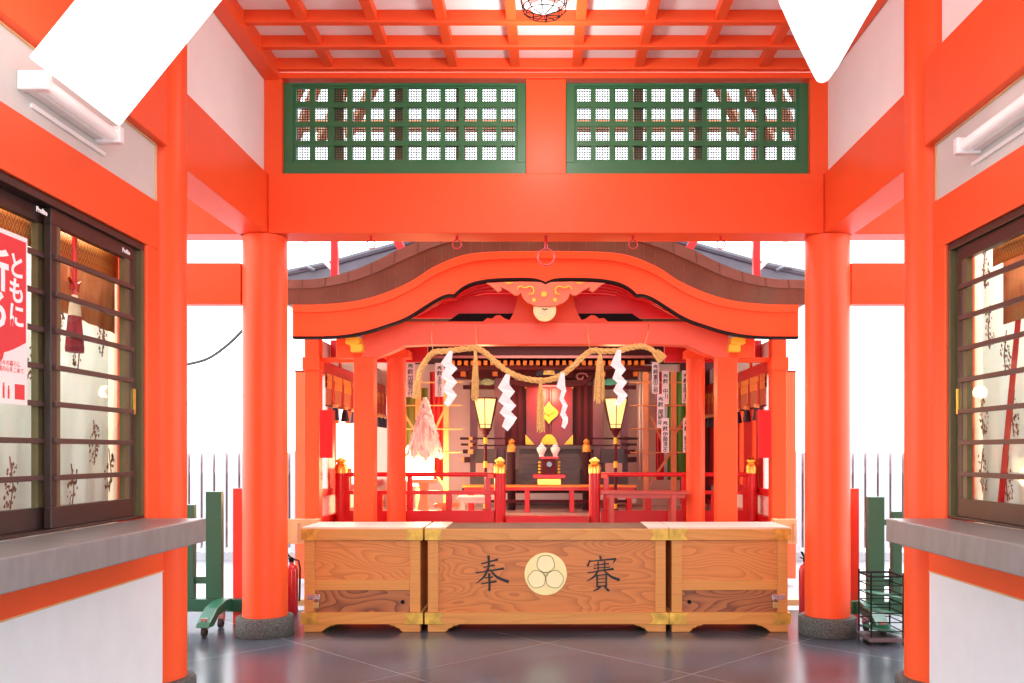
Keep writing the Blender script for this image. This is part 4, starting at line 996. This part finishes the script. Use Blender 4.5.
for i, (tx, ty, bx_, by, w) in enumerate(((475.5, 352, 474.5, 402, 0.052), (540.5, 381, 540.5, 433, 0.050), (600, 353, 599, 404, 0.062))):
    t = empty('straw_tassel', rp(tx, ty), ('straw tassel in front of the left lantern, hanging from the rope', 'straw tassel at the centre of the rope before the altar doors', 'straw tassel hanging from the rope near the right lantern')[i], 'tassel', 'straw tassels on the rope')
    bundle('straw_skirt', rp(tx, ty), rp(bx_, by), 0.009, w*0.8, 32, t, seed=20+i)
    MB().tube([rp(tx, ty-2), rp(tx, ty+9)], 0.017, 10).build('straw_knot', STRAW, t, smooth=True)

# zigzag paper streamers
def shide(ox, oy, L, Rr, label):
    y = YW-0.07; n = 8
    L = [(ox+a/5.69, oy+b/5.69) for a, b in L]; Rr = [(ox+a/5.69, oy+b/5.69) for a, b in Rr]
    vs = []; 
    for i in range(len(L)):
        r = Rr[min(i, len(Rr)-1)]; o = 0.005 if i % 2 else -0.005
        vs += [(X(L[i][0], y), y+o, Z(L[i][1], y)), (X(r[0], y), y-o, Z(r[1], y))]
    fs = [(2*i, 2*i+2, 2*i+3, 2*i+1) for i in range(len(L)-1)]
    mb = MB().add(vs, fs)
    o = mb.build('paper_streamer', WHITE); so = o.modifiers.new('s', 'SOLIDIFY'); so.thickness = 0.003
    tag(o, label, 'paper streamer', 'white zigzag streamers on the rope')
shide(380, 330, [(395,118),(345,188),(372,212),(348,265),(378,292),(354,343),(385,372),(363,418),(388,437)], [(415,120),(407,185),(440,220),(405,258),(440,295),(408,335),(438,370),(420,398),(389,438)], 'white zigzag paper streamer on the rope, leftmost of the four')
shide(380, 330, [(715,250),(670,328),(700,355),(673,405),(705,430),(680,470),(712,500),(693,548),(725,575)], [(740,255),(735,310),(768,350),(738,390),(775,430),(745,465),(780,500),(755,540),(726,576)], 'white zigzag paper streamer second from the left, left of the altar doors')
shide(540, 330, [(118,243),(92,325),(122,342),(110,392),(128,430),(115,480),(130,510),(122,550),(139,562)], [(140,243),(143,310),(150,345),(135,388),(158,430),(143,470),(160,500),(158,528),(141,563)], 'narrow white zigzag paper streamer right beside the gold lozenge on the doors')
shide(540, 330, [(438,112),(400,200),(430,225),(412,275),(440,300),(415,345),(445,375),(425,420),(445,437)], [(462,112),(460,185),(490,225),(462,260),(497,295),(468,335),(500,370),(478,402),(446,438)], 'white zigzag paper streamer on the rope, rightmost of the four')

# ------------------------------------------------------------------ donor slips, frames, hanging cloths
def slip(px0, px1, py0, py1, y, name, label):
    x0, x1 = X(px0, y), X(px1, y); z1, z0 = Z(py0, y), Z(py1, y)
    t = empty('donation_slip', ((x0+x1)/2, y, z1), label, 'paper slip', 'white donation slips')
    box('paper', mat('slip_paper', (0.86, 0.80, 0.80), 0.7), (x0, x1, y, y+0.004, z0, z1), t)
    h = (z1-z0); w = x1-x0; sz = min(w*0.82, h*0.155)
    text(['奉', '献'], sz, INK, t, face_front((x0+x1)/2, y-0.001, z1-h*0.245), 'lettering', 0.0007, 0.0005, True)
    k = len(name); s2 = min(w*0.78, h*0.60/k/0.95)
    text(list(name), s2, INK, t, face_front((x0+x1)/2, y-0.001, z1-h*0.70), 'lettering', 0.0007, 0.0005, True)
slip(406, 415, 360.5, 397, 11.0, '加藤芳代', 'white paper slip at far left against the round post, in the rack')
slip(435, 444, 363, 396.5, 11.0, '玉田たけ酒', 'white paper slip half behind the leftmost zigzag streamer')
slip(652, 659.2, 362, 393.5, 11.0, '重田三郎', 'white paper slip just right of the rightmost streamer, topmost')
slip(662, 669, 371, 404, 11.0, '中川', 'white paper slip in the upper row, second from the right')
slip(657, 664.5, 394, 428, 10.96, '尾崎明', 'white paper slip in the middle, between upper and lower slips')
slip(661.5, 669, 418, 452.5, 10.9, '伊藤清志', 'white paper slip in the lower row, left of the green cloth')
slip(682, 689.5, 370.5, 403.5, 11.0, '友岡末行', 'white paper slip in the upper row beside the right round post')
slip(683, 690.5, 418, 452.5, 11.0, '上野加代', 'white paper slip in the lower row beside the right round post')
def rack(sx, label, wood):
    y = 11.7
    def q(p): return X(546+sx*(546-p) if sx > 0 else p, y)
    t = empty('wooden_rack', (q(440), y, 0.72), label, 'rack', 'slender wooden racks')
    for z_ in (382.5, 405.5, 429, 452.5):
        MB().tube([(q(395), y-0.02, Z(z_, y)), (q(462), y-0.02, Z(z_, y))], 0.009, 8).build('rail', wood, t)
    for p in (418, 446): MB().box(q(p-2.6), q(p+2.6), y, y+0.06, 0.721, Z(372, y)).build('upright', wood, t)
    MB().bar((q(446), y+0.07, Z(405, y)), (q(424), y+0.07, Z(452, y)), 0.03).build('brace', wood, t)
    MB().bar((q(420), y+0.07, Z(452, y)), (q(446), y+0.07, Z(490, y)), 0.03).build('brace', wood, t)
    MB().bar((q(398), y+0.07, Z(405, y)), (q(420), y+0.07, Z(440, y)), 0.03).build('brace', wood, t)
rack(-1, 'slender wooden rack behind the left railing', mat('yellow_bamboo', (0.85, 0.42, 0.13), 0.5))
rack(1, 'slender wooden rack behind the right railing', mat('brown_orange_wood', (0.58, 0.20, 0.08), 0.5))
def cloth(px0, px1, py0, py1, y, col, name, label):
    n = 14; vs = []; x0, x1 = X(px0, y), X(px1, y)
    for i in range(n+1):
        x = x0+(x1-x0)*i/n; d = 0.015*math.sin(i*1.3)
        vs += [(x, y+d, Z(py1, y)), (x, y+d, Z(py0, y))]
    o = MB().add(vs, [(2*i, 2*i+2, 2*i+3, 2*i+1) for i in range(n)]).build('hanging_cloth', mat(name, col, 0.7), None, smooth=True)
    so = o.modifiers.new('s', 'SOLIDIFY'); so.thickness = 0.004
    tag(o, label, 'cloth')
cloth(406, 428, 388, 478, 12.1, (0.30, 0.26, 0.04), 'olive_cloth', 'olive green hanging cloth behind the left rack')
cloth(430, 443.5, 372, 480, 12.15, (0.80, 0.03, 0.03), 'red_cloth', 'bright red hanging cloth behind the left rack')
cloth(656, 664, 372, 480, 12.15, (0.60, 0.03, 0.04), 'dark_red_cloth', 'dark red hanging cloth behind the right rack')
cloth(664.5, 667, 380, 480, 12.12, (0.7, 0.65, 0.72), 'pale_cloth', 'narrow pale cloth strip between dark red and green cloths')
cloth(667.5, 690, 372, 480, 12.1, (0.08, 0.22, 0.03), 'green_cloth', 'wide green hanging cloth behind the right rack')
cloth(638, 646, 368, 480, 12.6, (0.82, 0.62, 0.55), 'cream_cloth', 'cream wall hanging left of the right rack')

# paper bouquet with glowing lamp behind
y = 11.2; x = X(425, y)
t = empty('paper_bouquet', (x, y, 0.72), 'pinkish white cone of gathered paper strips standing behind the left railing', 'decoration')
mb = MB(); rs = random.Random(12)
ztop, zbot = Z(399, y), Z(461, y)
for k in range(260):
    u = rs.random()**0.8; an = rs.uniform(0, 2*PI); r = 0.03+0.20*u*(0.8+0.2*rs.random()); z = ztop-(ztop-zbot)*u*0.86
    c_, s_3 = math.cos(an), math.sin(an); w = 0.028; l = rs.uniform(0.08, 0.14)
    px_, py_ = x+r*c_, y+r*s_3
    mb.add([(px_-s_3*w, py_+c_*w, z), (px_+s_3*w, py_-c_*w, z), (px_+s_3*w*0.8+c_*0.03, py_-c_*w*0.8+s_3*0.03, z-l*0.6), (px_+c_*0.02, py_+s_3*0.02, z-l), (px_-s_3*w*0.8+c_*0.03, py_+c_*w*0.8+s_3*0.03, z-l*0.6)], [(0,1,2,3,4)])
mb.build('paper_strips', PINK, t)
MB().lathe(x, y, [(0.16, zbot+0.04), (0.10, (ztop+zbot)/2), (0.03, ztop-0.05), (0.028, ztop+0.02)], 16).build('paper_core', PINK, t, smooth=True)
MB().tube([(x, y, 0.721), (x, y, zbot+0.05)], 0.02, 8).build('stem', LWOOD, t)
x2 = X(419, 11.5)
t = empty('paper_lantern', (x2, 11.5, 0.72), 'glowing yellow white paper lantern beneath the paper bouquet on the left', 'lantern')
MB().lathe(x2, 11.5, [(0.10, Z(486, 11.5)), (0.19, Z(478, 11.5)), (0.20, Z(452, 11.5)), (0.12, Z(442, 11.5))], 20).build('paper_shade', GLOW, t, smooth=True)
MB().lathe(x2, 11.5, [(0.11, 0.721), (0.05, 0.78), (0.05, Z(487, 11.5)), (0.09, Z(486, 11.5))], 16).build('stand', LWOOD, t, smooth=True)
lit('paper_lantern_light', 'POINT', (x2+0.15, 11.15, 1.2), 14, (1, 0.66, 0.34), 0.15)
xc2 = X(343, 10.6)
t = empty('cylinder_lantern', (xc2, 10.6, 0.72), 'glowing cream cylinder lantern beside the left side windows of the hall', 'lantern')
MB().lathe(xc2, 10.6, [(0.115, Z(468, 10.6)), (0.115, Z(424, 10.6))], 24).build('paper_shade', mat('cream_lit_paper', (0.95, 0.82, 0.6), 0.6, emis=1.0, emcol=(1, 0.80, 0.5)), t, smooth=True)
MB().lathe(xc2, 10.6, [(0.125, 0.721), (0.125, 0.76), (0.05, 0.80), (0.05, Z(470, 10.6)), (0.12, Z(468, 10.6))], 16).build('stand', RED, t, smooth=True)

# bamboo blinds along both side windows, with tassels
for sx, nm in ((-1, 'left'), (1, 'right')):
    for j, (ya, yb) in enumerate(((9.72, 11.18), (11.3, 12.3), (12.42, 13.3))):
        xw = sx*2.40
        t = empty('bamboo_blind', (xw, (ya+yb)/2, 2.36), f'red brown blind with an orange brocade hem hung inside the {nm} wall, {("nearest", "middle", "farthest")[j]} of three', 'blind', 'blinds along the side walls')
        MB().box(xw-0.008, xw+0.008, ya, yb, 2.02, 2.36).build('slats', BLIND, t)
        MB().box(xw-0.014*1, xw+0.014, ya, yb, 2.21, 2.37).build('brocade_border', BROCX, t)
        n_ = 3
        for k in range(n_):
            yy = ya+(yb-ya)*(k+0.5)/n_
            MB().box(xw-0.018, xw+0.018, yy-0.03, yy+0.03, 2.02, 2.37).build('brocade_strap', mat('red_brocade', (0.55, 0.05, 0.03), 0.6), t)
            MB().tube([(xw-sx*0.03, yy, 2.30), (xw-sx*0.03, yy, 2.02)], 0.006, 6).build('cord', RED, t)
            q_ = MB().lathe(xw-sx*0.04, yy, [(0.050, 1.865), (0.050, 1.88), (0.036, 1.97), (0.018, 2.02)], 14).build('tassel', mat('black_silk', (0.02, 0.012, 0.03), 0.6), t, smooth=True)
            MB().lathe(xw-sx*0.04, yy, [(0.022, 2.0), (0.038, 2.02), (0.034, 2.045), (0.012, 2.06)], 12).build('tassel_head', mat('apricot_silk', (0.85, 0.42, 0.15), 0.6), q_, smooth=True)
        MB().tube([(xw, ya, 2.02), (xw, yb, 2.02)], 0.012, 8).build('bottom_rod', MAROON, t)

# small tables
def low_table(px0, px1, py, y, d, z0, m, label, legs):
    t = empty('low_table', ((X(px0, y)+X(px1, y))/2, y, z0), label, 'table')
    zt = Z(py, y)
    MB().box(X(px0, y), X(px1, y), y, y+d, zt-0.03, zt).build('tabletop', m, t, 0.004)
    MB().box(X(px0, y)+0.05, X(px1, y)-0.05, y+0.03, y+0.05, zt-0.075, zt-0.031).build('apron', m, t)
    for p in legs:
        for yy in (y+0.02, y+d-0.06): MB().box(X(p, y)-0.025, X(p, y)+0.025, yy, yy+0.045, z0+0.001, zt-0.031).build('leg', m, t, 0.003)
    return zt
low_table(602, 690, 491.5, 9.72, 0.30, 0.70, mat('red_brown_table', (0.50, 0.07, 0.05), 0.35), 'low red brown table in front of the right balustrade', (612, 674))
zt = low_table(456, 491, 497, 10.75, 0.4, 0.72, mat('rose_white', (0.8, 0.6, 0.6), 0.4), 'small pale pink table behind the left balustrade', (460, 487))
def sanbo(px, py, y, label, m=LWOOD):
    x = X(px, y); z = Z(py, y)
    t = empty('offering_tray', (x, y, 0.72), label, 'tray')
    f = MB(); f.box(x-0.14, x+0.14, y-0.12, y+0.12, z-0.012, z)
    for a in (-0.14, 0.132): f.box(x+a, x+a+0.008, y-0.12, y+0.12, z+0.0005, z+0.03)
    for a in (-0.12, 0.112): f.box(x-0.13, x+0.13, y+a, y+a+0.008, z+0.0005, z+0.03)
    f.build('tray', m, t)
    MB().lathe(x, y, [(0.13, 0.721), (0.12, 0.74), (0.05, z-0.12), (0.09, z-0.02), (0.09, z-0.013)], 4, rot=PI/4).build('pedestal', m, t)
sanbo(424, 482, 10.7, 'pale wooden offering tray on a pedestal behind the left balustrade')
sanbo(447, 506, 10.55, 'lower wooden offering tray behind the left balustrade', mat('orange_tray', (0.85, 0.35, 0.12), 0.5))

# ================================================================== OUTSIDE THE PAVILION
# green rolling gates
def gate(sx, label):
    Y = 7.75 if sx < 0 else 7.62
    t = empty('rolling_gate', (sx*3.0, Y, 0), label, 'gate', 'green rolling gates')
    Xs = ((-2.83, -2.965, 1.165), (-3.07, -3.15, 1.05), (-3.35, -3.42, 1.05), (-3.75, -3.85, 1.165)) if sx < 0 else ((2.76, 2.90, 1.125), (2.97, 3.05, 1.0), (3.35, 3.42, 1.0), (3.75, 3.85, 1.125))
    for a, b_, h in Xs: MB().box(a, b_, Y, Y+0.07, 0.23, h).build('gate_post', GREENG, t, 0.004)
    MB().box(sx*2.62, sx*3.9, Y-0.01, Y+0.08, 0.12, 0.229).build('bottom_bar', GREENG, t, 0.005)
    MB().box(sx*2.90, sx*3.75, Y+0.02, Y+0.05, 0.36, 0.42).build('cross_bar', GREENG, t)
    MB().box(sx*2.90, sx*3.75, Y+0.02, Y+0.05, 0.88, 0.93).build('cross_bar', GREENG, t)
    prof = [(Y+0.02, 0.235), (Y-0.12, 0.245), (Y-0.34, 0.21), (Y-0.50, 0.12), (Y-0.53, 0.08), (Y-0.42, 0.075), (Y-0.30, 0.14), (Y-0.12, 0.16), (Y+0.02, 0.12)]
    xf = -2.79 if sx < 0 else 2.70
    ft = MB().prismx(prof, xf-0.055, xf+0.055).build('foot', GREENG, t, 0.006)
    for yy in (Y-0.47, Y-0.10):
        MB().box(xf-0.025, xf+0.025, yy-0.02, yy+0.02, 0.06, 0.15).build('caster_fork', CHROME, t)
        c = MB().tube([(xf-0.016, yy-0.01, 0.042), (xf+0.016, yy-0.01, 0.042)], 0.041, 18).build('caster_wheel', RUBBER, t, smooth=True)
gate(-1, 'green rolling gate on casters outside the far left column')
gate(1, 'green rolling gate outside the far right column, behind the wire rack')
for sx, nm in ((-1, 'left'), (1, 'right')):
    o = box('red_board_post', mat('bright_red_paint', (0.85, 0.06, 0.03), 0.45), (sx*2.60, sx*2.745, 7.80, 7.83, 0.0, 1.19), None, 0.003)
    tag(o, f'waist-high thin red board standing behind the far {nm} column', 'board')
    # fire extinguisher
    x = -2.375 if sx < 0 else 2.42; y = 8.30
    t = empty('fire_extinguisher', (x, y, 0), f'red fire extinguisher on the floor just behind the {nm} wooden coffer', 'fire extinguisher', 'fire extinguishers')
    MB().lathe(x, y, [(0.055, 0.0), (0.062, 0.01), (0.062, 0.40), (0.05, 0.445), (0.022, 0.465), (0.02, 0.485)], 24).build('cylinder', REDX, t, smooth=True)
    MB().lathe(x, y, [(0.022, 0.486), (0.024, 0.52), (0.01, 0.53)], 14).build('valve', BLACK, t)
    MB().bar((x-0.01, y, 0.53), (x-0.05, y-0.05, 0.585), 0.018, 0.012).build('lever', BLACK, t)
    MB().bar((x-0.01, y, 0.515), (x-0.06, y-0.05, 0.53), 0.018, 0.01).build('carry_handle', BLACK, t)
    MB().tube([(x+0.02, y, 0.51), (x+0.07, y-0.01, 0.50), (x+0.085, y-0.01, 0.42), (x+0.08, y-0.01, 0.2), (x+0.075, y, 0.12)], 0.010, 8).build('hose', RUBBER, t, smooth=True)
    MB().tube([(x, y, 0.53), (x+0.0, y, 0.56)], 0.004, 6).build('pull_pin', GOLDP, t)
    # pale wooden stand behind the coffers
    a, b_ = 2.13, 2.33
    t = empty('wooden_stand', (sx*2.3, 8.7, 0), f'pale wooden stand with a short board behind the {nm} coffer', 'stand', 'pale wooden stands')
    MB().box(sx*2.26, sx*2.50 if sx < 0 else 2.43, 8.62, 8.66, 0.62, 0.86).build('board', LWOOD, t, 0.003)
    MB().box(sx*2.20, sx*2.255, 8.60, 8.70, 0.0, 0.86).build('leg', LWOOD, t, 0.003)
    MB().box(sx*2.256, sx*2.50, 8.62, 8.68, 0.02, 0.08).build('foot_bar', LWOOD, t, 0.003)
    MB().tube([(sx*2.40, 8.612, 0.64), (sx*2.40, 8.612, 0.82)], 0.006, 6).build('rod', CHROME, t)
# black wire rack on the right
xa, xb, ya, yb, zt_ = 2.55, 2.80, 6.98, 7.25, 0.56
t = empty('wire_rack', (2.67, 7.1, 0), 'black wire rack on the floor in front of the right green gate', 'rack')
for x in (xa, xb):
    for y in (ya, yb): MB().tube([(x, y, 0.0), (x, y, zt_)], 0.007, 6).build('corner_rod', BLACK, t)
for k in range(7):
    z = 0.10+k*0.072; MB().tube([(xa, ya, z), (xb, ya, z), (xb, yb, z), (xa, yb, z), (xa, ya, z)], 0.0045 if k < 6 else 0.009, 5).build('wire_hoop', BLACK, t)
MB().box(xa-0.02, xb+0.02, ya-0.02, yb+0.02, 0.02, 0.05).build('base_tray', mat('grey_tray', (0.12, 0.11, 0.12), 0.5), t, 0.004)
for k in range(3): MB().bar((xa, ya+0.1, 0.12+k*0.14), (xb, ya+0.1, 0.08+k*0.14), 0.2, 0.006).build('tray_shelf', GREENG, t)

# white slat fences
for sx, nm in ((-1, 'left'), (1, 'right')):
    t = empty('slat_fence', (sx*6, 13, 0), f'white vertical board fence in the distance beyond the {nm} side bay', 'fence', 'white slat fences')
    k = 0
    x = 3.4
    while x < 9.0:
        MB().box(sx*x, sx*(x+0.15), 13.0, 13.03, 0.05, 1.50+0.02*(k % 2)).build('fence_board', WFENCE, t); x += 0.183; k += 1
    for z in (0.4, 1.2): MB().box(sx*3.4, sx*9.0, 13.035, 13.08, z, z+0.08).build('fence_rail', mat('pinkish_rail', (0.55, 0.38, 0.38), 0.6), t)
    MB().box(sx*3.4, sx*9.0, 13.085, 13.1, 0.1, 1.5).build('fence_backing', mat('pinkish_rail', (0,0,0)), t)
    MB().box(sx*3.4, sx*9.0, 13.0, 13.06, -0.08, 0.04).build('fence_kerb', CONC, t)
# far canopy, cable
t = empty('steel_canopy', (-9.5, 24, 0), 'pale steel canopy far away beyond the left fence', 'canopy')
MB().box(X(201, 24), X(262, 24), 23.9, 26, Z(394.5, 24), Z(392, 24)).build('roof_edge', mat('slate_edge', (0.40, 0.42, 0.46), 0.5), t)
MB().box(X(203, 24), X(262, 24), 23.95, 24.1, Z(402.5, 24), Z(400.5, 24)).build('beam', mat('pale_steel', (0.72, 0.76, 0.78), 0.5), t)
MB().box(X(234, 24), X(239, 24), 24.0, 24.15, -0.08, Z(394, 24)).build('post', mat('pale_steel', (0, 0, 0)), t)
MB().box(X(203, 24), X(206, 24), 24.0, 24.1, -0.08, Z(394, 24)).build('post', mat('pale_steel', (0, 0, 0)), t)
for k in range(4): MB().tube([(X(186, 24), 24, Z(395+k*9, 24)), (X(203, 24), 24, Z(394+k*9, 24))], 0.03, 6).build('rail', mat('slate_edge', (0, 0, 0)), t)
cab = cr([(X(150, 16), 16, Z(372, 16)), (X(187, 16), 16, Z(364.5, 16)), (X(208, 16), 16, Z(358.5, 16)), (X(225, 16), 16, Z(347, 16)), (X(241, 16), 16, Z(332, 16)), (X(280, 16), 16, Z(290, 16))], 6)
t = empty('overhead_cable', (cab[0][0], 16, -0.085), 'black cable sagging across the bright sky on the left', 'cable')
MB().tube(cab, 0.028, 6).build('cable', RUBBER, t, smooth=True)
for c_i in (0, -1): MB().tube([(cab[c_i][0], 16, -0.085), (cab[c_i][0], 16, cab[c_i][2]+0.1)], 0.09, 12).build('pole', CONC, t, smooth=True)
# grey tiled roofs behind the gable, with red props
for sx, nm in ((-1, 'left'), (1, 'right')):
    def q(p, b, y=11.5): return (X(545.5+sx*(545.5-p), y), Z(b, y))
    t = empty('tiled_roof', (sx*3, 11.6, 3.7), f'grey tiled roof rising behind the {nm} end of the curved gable', 'roof', 'tiled roofs behind the gable')
    MB().prism([q(279, 284), q(279, 276.5), q(330, 266), q(420, 240), q(420, 252), q(330, 276)], 11.5, 13.4).build('tile_bed', TILE_R, t)
    for k in range(6):
        y = 11.5+k*0.32
        MB().tube([(q(277, 277.5)[0], y, q(277, 276.5)[1]+0.02), (q(330, 266)[0], y, q(330, 265.5)[1]+0.02), (q(420, 240)[0], y, q(420, 240)[1]+0.02)], 0.045, 8).build('tile_ridge', TILE_R, t, smooth=True)
    MB().tube([(q(300, 269.5)[0], 11.45, q(300, 269.5)[1]), (q(308, 268)[0], 11.45, q(308, 268)[1]), (q(316, 264.5)[0], 11.45, q(316, 271)[1])], 0.02, 6).build('ridge_hook', TILE_R, t)
    t = empty('roof_prop', (X(545.5+sx*211.5, 10.3), 10.3, 3.4), f'red prop post with a pale diagonal brace above the {nm} end of the gable', 'post', 'red props above the roof')
    yy = 10.3; xp = X(545.5+sx*211.5, yy)
    MB().box(xp-0.04, xp+0.04, yy, yy+0.08, Z(290, yy), 5.3).build('post', RED, t, 0.003)
    MB().bar((X(545.5+sx*244, yy), yy+0.04, Z(238, yy)), (X(545.5+sx*213, yy), yy+0.04, Z(269, yy)), 0.05).build('brace', PINK, t)
    MB().bar((X(545.5+sx*157, yy), yy+0.04, Z(225, yy)), (X(545.5+sx*140, yy), yy+0.04, Z(256, yy)), 0.09).build('brace', RED, t)
    MB().box(X(545.5+sx*400, yy), X(545.5, yy), yy-0.02, yy+0.1, 5.25, 5.35).build('top_beam', BROWNWOOD, t)
